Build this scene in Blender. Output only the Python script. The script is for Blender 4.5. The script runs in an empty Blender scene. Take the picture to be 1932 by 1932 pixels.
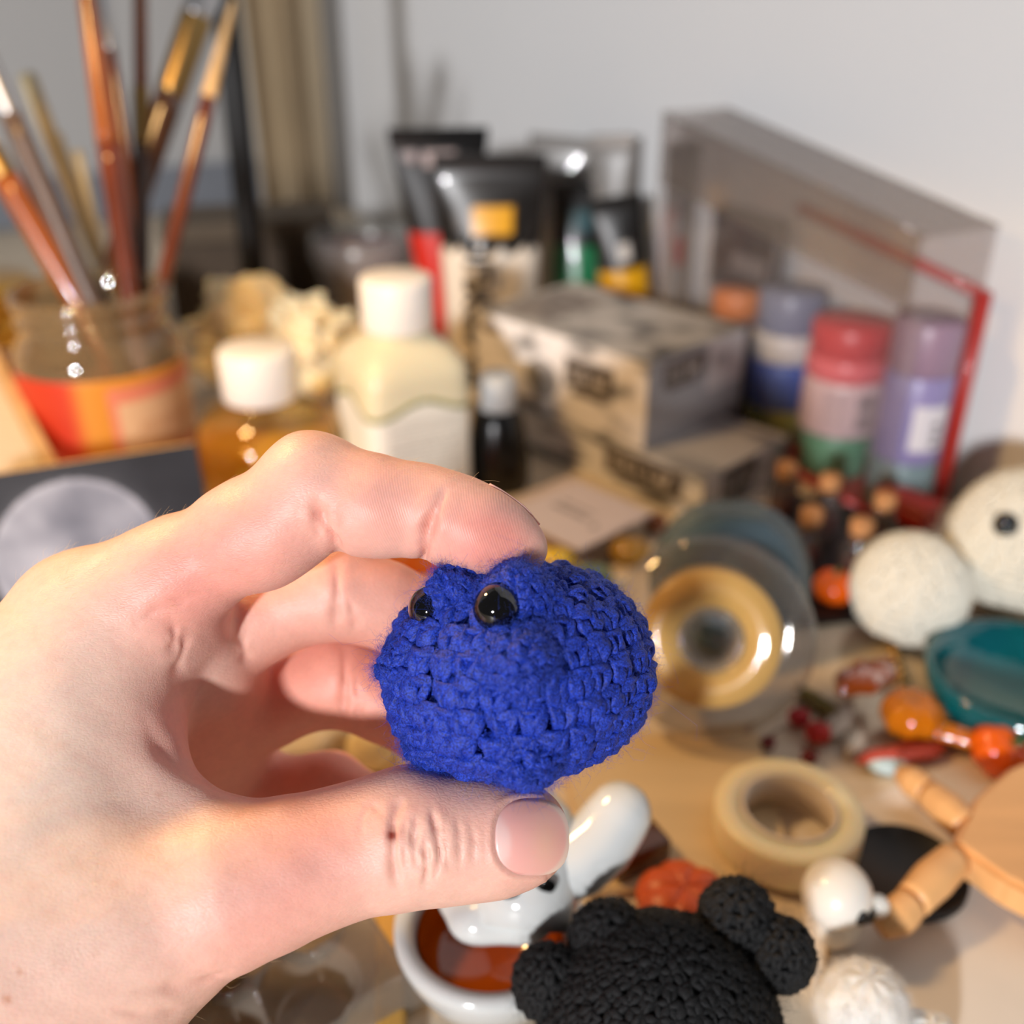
import bpy, bmesh, math, random
import numpy as np
from mathutils import Vector, Matrix

random.seed(7)
RNG = np.random.default_rng(7)
scene = bpy.context.scene
COL = scene.collection

# ------------------------------------------------------------------ camera
CAM_H = 0.25                    # camera height above the desk top (metres)
PITCH = math.radians(28.0)
FPX = 1932.0                    # focal length in pixels of the 1932 px frame
SN, CS = math.sin(PITCH), math.cos(PITCH)
cam_d = bpy.data.cameras.new('camera')
cam = bpy.data.objects.new('camera', cam_d)
COL.objects.link(cam)
cam.location = (0, 0, CAM_H)
cam.rotation_euler = (math.pi / 2 - PITCH, 0, 0)
cam_d.sensor_width = 36.0
cam_d.lens = 36.0
cam_d.clip_start = 0.01
cam_d.clip_end = 30
cam_d.dof.use_dof = True
cam_d.dof.focus_distance = 0.192
cam_d.dof.aperture_fstop = 7.8
cam_d.dof.aperture_blades = 0
scene.camera = cam

# ------------------------------------------------------------------ world, lamps, exposure
scene.view_settings.view_transform = 'Standard'
scene.view_settings.look = 'None'
scene.view_settings.gamma = 1.0
scene.view_settings.exposure = 0.05
scene.view_settings.use_curve_mapping = False
scene.cycles.use_denoising = True
scene.cycles.use_adaptive_sampling = True
scene.cycles.adaptive_threshold = 0.04
scene.cycles.max_bounces = 7
scene.cycles.transparent_max_bounces = 20
scene.cycles.sample_clamp_indirect = 4.0
scene.cycles.caustics_reflective = False
scene.cycles.caustics_refractive = False
world = bpy.data.worlds.new('room_ambient')
scene.world = world
world.use_nodes = True
world.node_tree.nodes['Background'].inputs[0].default_value = (0.93, 0.95, 1.0, 1)
world.node_tree.nodes['Background'].inputs[1].default_value = 0.085


def lamp(name, kind, loc, target, energy, color, size=0.1, spot=None, blend=0.5):
    d = bpy.data.lights.new(name, kind)
    d.energy = energy
    d.color = color
    if kind == 'AREA':
        d.shape = 'DISK'
        d.size = size
    else:
        d.shadow_soft_size = size
    if kind == 'SPOT':
        d.spot_size = math.radians(spot)
        d.spot_blend = blend
    o = bpy.data.objects.new(name, d)
    COL.objects.link(o)
    o.location = loc
    v = Vector(target) - Vector(loc)
    o.rotation_euler = v.to_track_quat('-Z', 'Y').to_euler()
    return o


# warm desk lamp, upper left behind the hand
lamp('desk_lamp_light', 'SPOT', (-0.26, 0.33, 0.40), (-0.16, 0.33, 0.0), 6.0, (1.0, 0.60, 0.23), 0.030, 108, 0.25)
# lamp of the room behind the camera, to its left
lamp('room_lamp_light', 'AREA', (-0.84, -2.14, 0.76), (0.02, 0.4, 0.05), 74.0, (0.98, 0.98, 1.0), 0.20)
# ------------------------------------------------------------------ placing helpers
def P(px, py, Z):
    """World point seen at pixel (px, py) of the photograph at depth Z."""
    u = (px - 966) / FPX * Z
    v = (py - 966) / FPX * Z
    return Vector((u, Z * CS - v * SN, CAM_H - Z * SN - v * CS))


def T(px, py, z=0.0):
    """World point at pixel (px, py) on the horizontal plane of height z."""
    v = (py - 966) / FPX
    return P(px, py, (CAM_H - z) / (SN + v * CS))


def proj(w):
    w = Vector(w) - Vector((0, 0, CAM_H))
    z = w.y * CS - w.z * SN
    return 966 + w.x / z * FPX, 966 - (w.y * SN + w.z * CS) / z * FPX


def hfor(base, py):
    """height above the base point whose picture falls on row py"""
    a, b = 0.0, 0.6
    for _ in range(40):
        m = (a + b) / 2
        if proj(Vector(base) + Vector((0, 0, m)))[1] > py:
            a = m
        else:
            b = m
    return a


def ZT(py, z=0.0):
    return (CAM_H - z) / (SN + (py - 966) / FPX * CS)


# ------------------------------------------------------------------ materials
MATS = {}


def S(c):
    """sRGB 0-255 -> linear rgba"""
    r = []
    for x in c[:3]:
        x = x / 255.0
        r.append(x / 12.92 if x <= 0.04045 else ((x + 0.055) / 1.055) ** 2.4)
    return (r[0], r[1], r[2], 1.0)


def newmat(name):
    m = bpy.data.materials.new(name)
    m.use_nodes = True
    nt = m.node_tree
    b = nt.nodes['Principled BSDF']
    return m, nt, b


def mat(name, col, rough=0.5, metal=0.0, noise=0.0, nscale=60.0, bump=0.0, bscale=200.0, coat=0.0,
        sheen=0.0, sss=0.0, sssr=0.004, trans=0.0, ior=1.45, alpha=1.0, spec=0.5, stretch=None, col2=None):
    """Principled material with procedural colour mottling and fine relief."""
    if name in MATS:
        return MATS[name]
    m, nt, b = newmat(name)
    c = S(col)
    b.inputs['Base Color'].default_value = c
    b.inputs['Roughness'].default_value = rough
    b.inputs['Metallic'].default_value = metal
    b.inputs['Coat Weight'].default_value = coat
    b.inputs['Sheen Weight'].default_value = sheen
    b.inputs['Transmission Weight'].default_value = trans
    b.inputs['IOR'].default_value = ior
    b.inputs['Alpha'].default_value = alpha
    b.inputs['Specular IOR Level'].default_value = spec
    if sss:
        b.inputs['Subsurface Weight'].default_value = sss
        b.inputs['Subsurface Radius'].default_value = (1.0, 0.5, 0.3)
        b.inputs['Subsurface Scale'].default_value = sssr
    tc = nt.nodes.new('ShaderNodeTexCoord')
    vec = tc.outputs['Object']
    if stretch:
        mp = nt.nodes.new('ShaderNodeMapping')
        mp.inputs['Scale'].default_value = stretch
        nt.links.new(vec, mp.inputs[0])
        vec = mp.outputs[0]
    if noise or col2:
        n = nt.nodes.new('ShaderNodeTexNoise')
        n.inputs['Scale'].default_value = nscale
        n.inputs['Detail'].default_value = 4
        nt.links.new(vec, n.inputs['Vector'])
        mx = nt.nodes.new('ShaderNodeMix')
        mx.data_type = 'RGBA'
        c2 = S(col2) if col2 else tuple(min(1, x * (1 - noise)) for x in c[:3]) + (1,)
        c1 = c if col2 else tuple(min(1, x * (1 + noise)) for x in c[:3]) + (1,)
        mx.inputs[6].default_value = c1
        mx.inputs[7].default_value = c2
        rp = nt.nodes.new('ShaderNodeMapRange')
        rp.inputs[1].default_value = 0.3
        rp.inputs[2].default_value = 0.7
        nt.links.new(n.outputs[0], rp.inputs[0])
        nt.links.new(rp.outputs[0], mx.inputs[0])
        nt.links.new(mx.outputs[2], b.inputs['Base Color'])
    if bump:
        n2 = nt.nodes.new('ShaderNodeTexNoise')
        n2.inputs['Scale'].default_value = bscale
        n2.inputs['Detail'].default_value = 3
        nt.links.new(vec, n2.inputs['Vector'])
        bp = nt.nodes.new('ShaderNodeBump')
        bp.inputs['Strength'].default_value = bump
        bp.inputs['Distance'].default_value = 0.001
        nt.links.new(n2.outputs[0], bp.inputs['Height'])
        nt.links.new(bp.outputs[0], b.inputs['Normal'])
    MATS[name] = m
    return m


def clear(name, tint=(255, 255, 255), see=0.9, rough=0.08, haze=0.0, hazecol=(200, 200, 200), ior=1.45, gloss=.30):
    """Thin clear plastic or glass: see-through body, fresnel gloss, a little milky haze."""
    if name in MATS:
        return MATS[name]
    m, nt, b = newmat(name)
    nt.nodes.remove(b)
    out = nt.nodes['Material Output']
    tr = nt.nodes.new('ShaderNodeBsdfTransparent')
    tr.inputs[0].default_value = tuple(x * see for x in S(tint)[:3]) + (1,)
    gl = nt.nodes.new('ShaderNodeBsdfGlossy')
    gl.inputs['Roughness'].default_value = rough
    gl.inputs[0].default_value = (1, 1, 1, 1)
    df = nt.nodes.new('ShaderNodeBsdfDiffuse')
    df.inputs[0].default_value = S(hazecol)
    m1 = nt.nodes.new('ShaderNodeMixShader')
    m1.inputs[0].default_value = haze
    nt.links.new(tr.outputs[0], m1.inputs[1])
    nt.links.new(df.outputs[0], m1.inputs[2])
    lw = nt.nodes.new('ShaderNodeLayerWeight')
    lw.inputs[0].default_value = 0.5
    pw = nt.nodes.new('ShaderNodeMath')
    pw.operation = 'POWER'
    pw.inputs[1].default_value = 4.0
    nt.links.new(lw.outputs['Facing'], pw.inputs[0])
    fr = nt.nodes.new('ShaderNodeMath')
    fr.operation = 'MULTIPLY_ADD'
    fr.inputs[1].default_value = gloss
    fr.inputs[2].default_value = 0.035 * (ior - 1) / .45
    nt.links.new(pw.outputs[0], fr.inputs[0])
    m2 = nt.nodes.new('ShaderNodeMixShader')
    nt.links.new(fr.outputs[0], m2.inputs[0])
    nt.links.new(m1.outputs[0], m2.inputs[1])
    nt.links.new(gl.outputs[0], m2.inputs[2])
    nt.links.new(m2.outputs[0], out.inputs[0])
    MATS[name] = m
    return m


# ------------------------------------------------------------------ object helpers
def tag(o, label=None, cat=None, group=None, kind=None):
    if label:
        o['label'] = label
    if cat:
        o['category'] = cat
    if group:
        o['group'] = group
    if kind:
        o['kind'] = kind
    return o


def empty(name, loc, label, cat, group=None, rot=(0, 0, 0)):
    o = bpy.data.objects.new(name, None)
    COL.objects.link(o)
    o.location = loc
    o.rotation_euler = rot
    o.empty_display_size = 0.01
    return tag(o, label, cat, group)


def link(name, me, material, parent=None, loc=None, rot=None, smooth=True):
    o = bpy.data.objects.new(name, me)
    COL.objects.link(o)
    if material is not None and len(me.materials) == 0:
        for mm in (material if isinstance(material, (list, tuple)) else [material]):
            me.materials.append(mm)
    if parent is not None:
        o.parent = parent
    if loc is not None:
        o.location = loc
    if rot is not None:
        o.rotation_euler = rot
    if smooth:
        me.polygons.foreach_set('use_smooth', [True] * len(me.polygons))
    return o


def mesh_np(name, verts, faces):
    me = bpy.data.meshes.new(name)
    me.from_pydata([tuple(v) for v in verts], [], [tuple(f) for f in faces])
    me.update()
    return me


def sharp(o, ang=35):
    """auto-smooth by angle"""
    me = o.data
    bm = bmesh.new()
    bm.from_mesh(me)
    lim = math.radians(ang)
    for e in bm.edges:
        if len(e.link_faces) == 2 and e.calc_face_angle(0) > lim:
            e.smooth = False
    bm.to_mesh(me)
    bm.free()
    return o


def lathe(name, prof, n=40, close=True, sx=1.0, sy=1.0, wob=None):
    """Surface of revolution; prof = [(r, z)...] from bottom to top."""
    vs, fs = [], []
    k = len(prof)
    for i in range(n):
        a = 2 * math.pi * i / n
        for j, (r, z) in enumerate(prof):
            w = 1.0 if wob is None else wob(a, j / (k - 1))
            vs.append((r * w * math.cos(a) * sx, r * w * math.sin(a) * sy, z))
    for i in range(n):
        i2 = (i + 1) % n
        for j in range(k - 1):
            fs.append((i * k + j, i2 * k + j, i2 * k + j + 1, i * k + j + 1))
    if close:
        if prof[0][0] > 1e-6:
            fs.append(tuple(i * k for i in range(n))[::-1])
        if prof[-1][0] > 1e-6:
            fs.append(tuple(i * k + k - 1 for i in range(n)))
    me = mesh_np(name, vs, fs)
    bm = bmesh.new()
    bm.from_mesh(me)
    bmesh.ops.remove_doubles(bm, verts=bm.verts, dist=1e-6)
    bmesh.ops.recalc_face_normals(bm, faces=bm.faces)
    bm.to_mesh(me)
    bm.free()
    return me


def sqlathe(name, prof, n=64, p=5.0, ax=1.0, ay=1.0):
    """Like lathe with a rounded-square (superellipse) cross-section."""
    vs, fs = [], []
    k = len(prof)
    for i in range(n):
        a = 2 * math.pi * i / n
        c, s = math.cos(a), math.sin(a)
        for (r, z, *q) in prof:
            pp = q[0] if q else p
            rad = 1.0 / ((abs(c) ** pp + abs(s) ** pp) ** (1.0 / pp))
            vs.append((r * rad * c * ax, r * rad * s * ay, z))
    for i in range(n):
        i2 = (i + 1) % n
        for j in range(k - 1):
            fs.append((i * k + j, i2 * k + j, i2 * k + j + 1, i * k + j + 1))
    fs.append(tuple(i * k for i in range(n))[::-1])
    fs.append(tuple(i * k + k - 1 for i in range(n)))
    return mesh_np(name, vs, fs)


def rbox(name, sx, sy, sz, r=0.001, seg=2, base=True):
    """Rounded box, its base on z = 0."""
    bm = bmesh.new()
    bmesh.ops.create_cube(bm, size=1.0)
    for v in bm.verts:
        v.co = Vector((v.co.x * sx, v.co.y * sy, (v.co.z + (0.5 if base else 0)) * sz))
    if r > 0:
        bmesh.ops.bevel(bm, geom=list(bm.edges), offset=r, segments=seg, profile=0.5, affect='EDGES')
    me = bpy.data.meshes.new(name)
    bm.to_mesh(me)
    bm.free()
    return me


def tube(name, pts, rad, n=10, cap=True, flat=None):
    """Tube along points with a radius per point."""
    pts = [Vector(p) for p in pts]
    k = len(pts)
    rads = rad if isinstance(rad, (list, tuple, np.ndarray)) else [rad] * k
    vs, fs = [], []
    t0 = (pts[1] - pts[0]).normalized()
    up = Vector((0, 0, 1)) if abs(t0.z) < 0.9 else Vector((1, 0, 0))
    nrm = (up - t0 * up.dot(t0)).normalized()
    for i, p in enumerate(pts):
        t = (pts[min(i + 1, k - 1)] - pts[max(i - 1, 0)]).normalized()
        nrm = (nrm - t * nrm.dot(t)).normalized()
        bn = t.cross(nrm)
        for j in range(n):
            a = 2 * math.pi * j / n
            f = 1.0 if flat is None else flat
            vs.append(p + nrm * math.cos(a) * rads[i] + bn * math.sin(a) * rads[i] * f)
    for i in range(k - 1):
        for j in range(n):
            j2 = (j + 1) % n
            fs.append((i * n + j, i * n + j2, (i + 1) * n + j2, (i + 1) * n + j))
    if cap:
        fs.append(tuple(range(n))[::-1])
        fs.append(tuple((k - 1) * n + j for j in range(n)))
    return mesh_np(name, vs, fs)


def round_tube(name, pts, rads, n=20):
    """Tube with hemispherical ends."""
    pts = [Vector(p) for p in pts]
    d0 = (pts[0] - pts[1]).normalized()
    d1 = (pts[-1] - pts[-2]).normalized()
    hs = [math.radians(a) for a in (20, 40, 58, 72, 83)]
    P0 = [pts[0] + d0 * rads[0] * math.sin(a) for a in hs[::-1]]
    R0 = [rads[0] * math.cos(a) for a in hs[::-1]]
    P1 = [pts[-1] + d1 * rads[-1] * math.sin(a) for a in hs]
    R1 = [rads[-1] * math.cos(a) for a in hs]
    return tube(name, P0 + pts + P1, R0 + list(rads) + R1, n)


def blob(name, rx, ry, rz, seg=24, rings=16, fn=None):
    """Ellipsoid with an optional radial shaping function fn(theta, phi)."""
    vs, fs = [], []
    for i in range(rings + 1):
        ph = math.pi * i / rings
        for j in range(seg):
            th = 2 * math.pi * j / seg
            k = 1.0 if fn is None else fn(th, ph)
            vs.append((rx * k * math.sin(ph) * math.cos(th), ry * k * math.sin(ph) * math.sin(th), rz * k * math.cos(ph)))
    for i in range(rings):
        for j in range(seg):
            j2 = (j + 1) % seg
            fs.append((i * seg + j, (i + 1) * seg + j, (i + 1) * seg + j2, i * seg + j2))
    me = mesh_np(name, vs, fs)
    bm = bmesh.new()
    bm.from_mesh(me)
    bmesh.ops.remove_doubles(bm, verts=bm.verts, dist=1e-7)
    bmesh.ops.recalc_face_normals(bm, faces=bm.faces)
    bm.to_mesh(me)
    bm.free()
    return me


def extrude_poly(name, poly, h, bev=0.0):
    """Flat outline (x, y) with thickness h, base on z = 0."""
    bm = bmesh.new()
    vs = [bm.verts.new((x, y, 0)) for x, y in poly]
    f = bm.faces.new(vs)
    r = bmesh.ops.extrude_face_region(bm, geom=[f])
    for v in r['geom']:
        if isinstance(v, bmesh.types.BMVert):
            v.co.z += h
    bmesh.ops.recalc_face_normals(bm, faces=bm.faces)
    if bev:
        bmesh.ops.bevel(bm, geom=[e for e in bm.edges], offset=bev, segments=2, affect='EDGES', clamp_overlap=True)
    me = bpy.data.meshes.new(name)
    bm.to_mesh(me)
    bm.free()
    return me


def text_mesh(name, s, size, depth=0.0002, align='CENTER', bold=.0009):
    c = bpy.data.curves.new(name, 'FONT')
    c.body = s
    c.size = size
    c.align_x = align
    c.align_y = 'CENTER'
    c.extrude = depth
    c.offset = bold
    c.resolution_u = 3
    o = bpy.data.objects.new('tmp_text', c)
    COL.objects.link(o)
    dg = bpy.context.evaluated_depsgraph_get()
    me = bpy.data.meshes.new_from_object(o.evaluated_get(dg))
    bpy.data.objects.remove(o)
    bpy.data.curves.remove(c)
    me.name = name
    me.materials.clear()
    return me


def frame_mat(o, x, y, z, loc):
    """Give o the world frame with axes x, y, z at loc."""
    m = Matrix((Vector(x).normalized(), Vector(y).normalized(), Vector(z).normalized())).transposed().to_4x4()
    m.translation = loc
    o.matrix_world = m
    return o
# ================================================================== printed surfaces (flat print as vertex colour on a fine grid)
def print_material(name='printed_surface', rough=.45, coat=.0, spec=.5):
    if name in MATS:
        return MATS[name]
    m, nt, b = newmat(name)
    at = nt.nodes.new('ShaderNodeAttribute')
    at.attribute_name = 'print'
    nt.links.new(at.outputs['Color'], b.inputs['Base Color'])
    b.inputs['Roughness'].default_value = rough
    b.inputs['Coat Weight'].default_value = coat
    b.inputs['Specular IOR Level'].default_value = spec
    MATS[name] = m
    return m


def set_print(me, cols):
    ca_ = me.color_attributes.new('print', 'FLOAT_COLOR', 'POINT')
    c = np.array([S(x)[:3] + (1,) for x in cols], dtype=np.float32)
    ca_.data.foreach_set('color', c.ravel())


def grid_print(name, fn, colf, nu, nv, wrap=False):
    """Surface fn(u, v) -> xyz with colour colf(u, v) -> sRGB, u and v in 0..1."""
    vs, cs_ = [], []
    for i in range(nu):
        for j in range(nv):
            u, v = i / (nu - 1), j / (nv - 1)
            vs.append(fn(u, v))
            cs_.append(colf(u, v))
    fs = [(i * nv + j, (i + 1) * nv + j, (i + 1) * nv + j + 1, i * nv + j + 1) for i in range(nu - 1) for j in range(nv - 1)]
    me = mesh_np(name, vs, fs)
    set_print(me, cs_)
    return me


def quad_print(name, w, h, colf, nu=40, nv=40):
    """Upright panel in the local x (width) - z (height) plane facing -y, centred on x, from z = 0."""
    return grid_print(name, lambda u, v: ((u - .5) * w, 0, v * h), colf, nu, nv)


def cyl_print(name, r, z0, z1, a0, a1, colf, nu=60, nv=30):
    """Wrap-around label; angle 0 faces -y (the camera), positive to the right."""
    def f(u, v):
        a = math.radians(a0 + (a1 - a0) * u)
        return (r * math.sin(a), -r * math.cos(a), z0 + (z1 - z0) * v)
    return grid_print(name, f, colf, nu, nv)


# ================================================================== the room
WD = Vector((.5, -.866, 0))               # along the right-hand wall, towards the viewer
WL = Vector((-.866, -.5, 0))              # along the left-hand wall
CORNER = Vector((-.232, 1.305, 0))
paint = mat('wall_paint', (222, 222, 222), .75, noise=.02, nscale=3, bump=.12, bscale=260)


def wall(name, a, d, length, thick_dir):
    me = bpy.data.meshes.new(name)
    bm = bmesh.new()
    p = [a, a + d * length, a + d * length + thick_dir * .02, a + thick_dir * .02]
    lo_ = [bm.verts.new((q.x, q.y, -.74)) for q in p]
    hi_ = [bm.verts.new((q.x, q.y, 1.7)) for q in p]
    bm.faces.new(lo_)
    bm.faces.new(hi_)
    for i in range(4):
        bm.faces.new((lo_[i], lo_[(i + 1) % 4], hi_[(i + 1) % 4], hi_[i]))
    bmesh.ops.recalc_face_normals(bm, faces=bm.faces)
    bm.to_mesh(me)
    bm.free()
    o = link(name, me, paint, smooth=False)
    tag(o, kind='structure')
    return o


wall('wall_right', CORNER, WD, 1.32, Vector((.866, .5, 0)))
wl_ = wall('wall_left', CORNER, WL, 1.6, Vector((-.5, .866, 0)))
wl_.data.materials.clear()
wl_.data.materials.append(mat('shaded_wall_paint', (176, 174, 172), .75, noise=.02, nscale=3, bump=.12, bscale=260))  # same wall paint made darker, the dimmer light put into its colour
fl = link('floor', rbox('floor', 4.2, 4.2, .02, 0), mat('floor_boards', (120, 92, 66), .5, noise=.25, nscale=6, stretch=(1, 8, 1)), loc=(-.4, .2, -.76), smooth=False)
tag(fl, kind='structure')
bb = mesh_np('baseboard_left', [], [])
bl = CORNER + WL * .02
bb = rbox('baseboard_left', 1.5, .012, .05, .002)
bo = link('baseboard_left', bb, mat('grey_trim', (120, 124, 132), .4, noise=.04), smooth=False)
frame_mat(bo, WL, Vector((0, 0, 1)).cross(WL), (0, 0, 1), CORNER + WL * .78 + Vector((.5, -.866, 0)) * .008 + Vector((0, 0, .001)))
tag(bo, kind='structure')


def desk_wood():
    m, nt, b = newmat('pale_desk_wood')
    N, L = nt.nodes, nt.links
    tc = N.new('ShaderNodeTexCoord')
    mp = N.new('ShaderNodeMapping')
    mp.inputs['Scale'].default_value = (6, 90, 6)
    mp.inputs['Rotation'].default_value = (0, 0, math.radians(-14))
    L.new(tc.outputs['Object'], mp.inputs[0])
    n = N.new('ShaderNodeTexNoise')
    n.inputs['Scale'].default_value = 2.0
    n.inputs['Detail'].default_value = 5
    L.new(mp.outputs[0], n.inputs['Vector'])
    cr = N.new('ShaderNodeValToRGB')
    cr.color_ramp.elements[0].position = .3
    cr.color_ramp.elements[0].color = S((206, 186, 158))
    cr.color_ramp.elements[1].position = .7
    cr.color_ramp.elements[1].color = S((224, 208, 184))
    L.new(n.outputs[0], cr.inputs[0])
    L.new(cr.outputs[0], b.inputs['Base Color'])
    b.inputs['Roughness'].default_value = .5
    return m


dk = [CORNER + WD * .004 + WL * .004, CORNER + WD * 1.62 + WL * .004, CORNER + WD * 1.62 + WL * 1.3, CORNER + WD * .004 + WL * 1.3]
desk = link('desk', extrude_poly('desk', [(q.x, q.y) for q in dk], .03, .002), desk_wood(), loc=(0, 0, -.03), smooth=False)
tag(desk, 'pale wooden desk top covered with craft supplies', 'desk')
# legs of the desk
for i, q in enumerate((dk[0] + WD * .05 + WL * .05, dk[1] - WD * .05 + WL * .05, dk[2] - WD * .05 - WL * .05, dk[3] + WD * .05 - WL * .05)):
    link('leg', rbox('leg', .05, .05, .71, .003), mat('desk_leg', (190, 170, 140), .5), desk, loc=(q.x, q.y, -.71), rot=(0, 0, math.radians(-60)), smooth=False)

# beige curtain hanging in the corner
vs, fs = [], []
ca0, ca1 = T(486, 560, 0), T(668, 560, 0)
cp0 = CORNER + WL * .10 + Vector((.05, -.10, 0))
cp1 = CORNER + WD * .15 + Vector((-.040, -.03, 0))
nn1, nn2 = 90, 26
for i in range(nn1):
    u = i / (nn1 - 1)
    for j in range(nn2):
        v = j / (nn2 - 1)
        b_ = cp0.lerp(cp1, u)
        w_ = (.016 + .006 * v) * math.sin(u * 6.28 * 3.6 + .8 * math.sin(v * 3)) + .006 * math.sin(u * 31 + v * 4)
        nrm_ = Vector((cp1.y - cp0.y, -(cp1.x - cp0.x), 0)).normalized()
        p_ = b_ + nrm_ * w_
        vs.append((p_.x - cp0.x, p_.y - cp0.y, .012 + v * 1.5))
for i in range(nn1 - 1):
    for j in range(nn2 - 1):
        fs.append((i * nn2 + j, (i + 1) * nn2 + j, (i + 1) * nn2 + j + 1, i * nn2 + j + 1))
cu = link('curtain', mesh_np('curtain', vs, fs), mat('curtain_cloth', (186, 166, 134), .85, noise=.06, nscale=20, sheen=.2), loc=cp0)
cu.modifiers.new('thick', 'SOLIDIFY').thickness = .0015
tag(cu, 'beige curtain hanging in folds in the corner behind the black pole', 'curtain')
# ================================================================== the hand (one continuous skin surface)
def Q(px, py, Z):
    return np.array([(px - 966) / FPX * Z, -(py - 966) / FPX * Z, Z])


def cam2world(a):
    a = np.asarray(a, dtype=np.float64)
    x, y, z = a[..., 0], a[..., 1], a[..., 2]
    return np.stack([x, y * SN + z * CS, CAM_H + y * CS - z * SN], axis=-1)


def smin(a, b, k):
    h = np.maximum(k - np.abs(a - b), 0.0) / k
    return np.minimum(a, b) - h * h * k * 0.25


def cone(p, a, b, ra, rb):
    ba = b - a
    t = np.clip(((p - a) @ ba) / (ba @ ba), 0, 1)
    d = p - a - t[:, None] * ba
    return np.sqrt(np.einsum('ij,ij->i', d, d)) - (ra + t * (rb - ra))


def chain_sdf(p, joints, k):
    """joints: (px, py, Z, radius in px)"""
    d = None
    if CHUNK is not None:
        c0, r0 = CHUNK
        lb = min(cone(c0, Q(*a[:3]), Q(*b[:3]), a[3] * a[2] / FPX, b[3] * b[2] / FPX)[0] for a, b in zip(joints[:-1], joints[1:])) - r0
        if lb > .050:
            return np.full(len(p), lb)
    for (a, b) in zip(joints[:-1], joints[1:]):
        c = cone(p, Q(*a[:3]), Q(*b[:3]), a[3] * a[2] / FPX, b[3] * b[2] / FPX)
        d = c if d is None else smin(d, c, k)
    return d


CHUNK = None                    # centre and radius of the points being evaluated, to skip far limbs
INDEX = [(215, 1172, .2060, 118), (330, 1090, .2030, 104), (470, 1004, .1998, 92), (592, 930, .1975, 90), (705, 948, .1962, 81), (800, 962, .1958, 74), (862, 982, .1955, 73), (912, 1003, .1955, 67), (952, 1020, .1956, 56), (984, 1037, .1957, 45)]
MIDDLE = [(255, 1225, .2240, 112), (450, 1178, .2240, 86), (638, 1116, .2235, 80), (720, 1140, .2250, 74), (800, 1175, .2275, 69), (880, 1240, .2300, 58)]
RING = [(310, 1320, .2420, 108), (480, 1335, .2410, 80), (648, 1280, .2380, 80), (730, 1320, .2370, 73), (800, 1360, .2360, 66), (880, 1400, .2340, 56)]
PINKY = [(375, 1430, .2580, 92), (500, 1500, .2560, 72), (622, 1490, .2520, 64), (710, 1535, .2480, 57), (770, 1565, .2450, 50)]
THUMB = [(60, 1850, .1900, 190), (270, 1745, .1885, 160), (440, 1672, .1890, 138), (560, 1635, .1905, 118), (680, 1600, .1925, 108), (790, 1584, .1938, 108), (880, 1578, .1942, 100), (940, 1577, .1942, 94), (985, 1575, .1945, 87)]


def sdf_hand(p):
    # back of the hand: index metacarpal, thumb metacarpal, wrist and forearm
    dors = chain_sdf(p, [(215, 1172, .2060, 122), (110, 1330, .2040, 150), (-40, 1560, .2000, 190), (-260, 1880, .1900, 260)], .020)
    fill = chain_sdf(p, [(130, 1330, .2050, 80), (140, 1500, .2000, 105), (110, 1700, .1950, 185)], .020)
    arm = chain_sdf(p, [(60, 1850, .1940, 215), (-220, 2080, .1850, 300), (-700, 2500, .1650, 330), (-1250, 3000, .1450, 380)], .03)
    pad = chain_sdf(p, [(342, 1180, .2110, 88), (384, 1252, .2240, 82), (410, 1335, .2390, 82), (418, 1430, .2530, 80)], .012)
    heel = chain_sdf(p, [(330, 1420, .2580, 105), (140, 1640, .2480, 170), (-60, 1880, .2250, 240)], .03)
    mid = chain_sdf(p, [(190, 1290, .2250, 110), (60, 1560, .2230, 170), (-120, 1850, .2080, 240)], .03)
    back = chain_sdf(p, [(255, 1225, .2240, 112), (310, 1320, .2420, 108), (375, 1430, .2580, 92)], .02)
    rear = smin(mid, back, .014)
    rear = smin(rear, heel, .022)
    rear = smin(rear, pad, .008)
    th = chain_sdf(p, THUMB, .006)
    ix = chain_sdf(p, INDEX, .005)
    # the web of skin between thumb and index finger
    web = chain_sdf(p, [(205, 1215, .2035, 55), (228, 1330, .2000, 34), (270, 1452, .1965, 26), (400, 1555, .1930, 40)], .012)
    d = smin(dors, fill, .022)
    d = smin(d, arm, .035)
    d = smin(d, th, .012)
    d = smin(d, web, .008)
    d = smin(d, ix, .010)
    d = smin(d, rear, .0065)
    palm = smin(rear, dors, .006)
    # knuckle bulges
    for (x, y, z, r) in ((585, 895, .1985, 62), (130, 1140, .2085, 80), (775, 1560, .1925, 92)):
        s = np.linalg.norm(p - Q(x, y, z), axis=1) - r * z / FPX
        d = smin(d, s, .008)
    # soft pads of index tip and segments
    for (x, y, z, r) in ((900, 1014, .1945, 62), (885, 1000, .1945, 66), (720, 972, .1950, 72), (690, 962, .1955, 74), (500, 1018, .1985, 92), (545, 985, .1975, 88)):
        s = np.linalg.norm(p - Q(x, y, z), axis=1) - r * z / FPX
        d = smin(d, s, .004)
    for ch in (MIDDLE, RING, PINKY):
        f = chain_sdf(p, ch, .005)
        base = smin(palm, f, .0035)
        d = smin(d, base, .0012)
    return d


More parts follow.
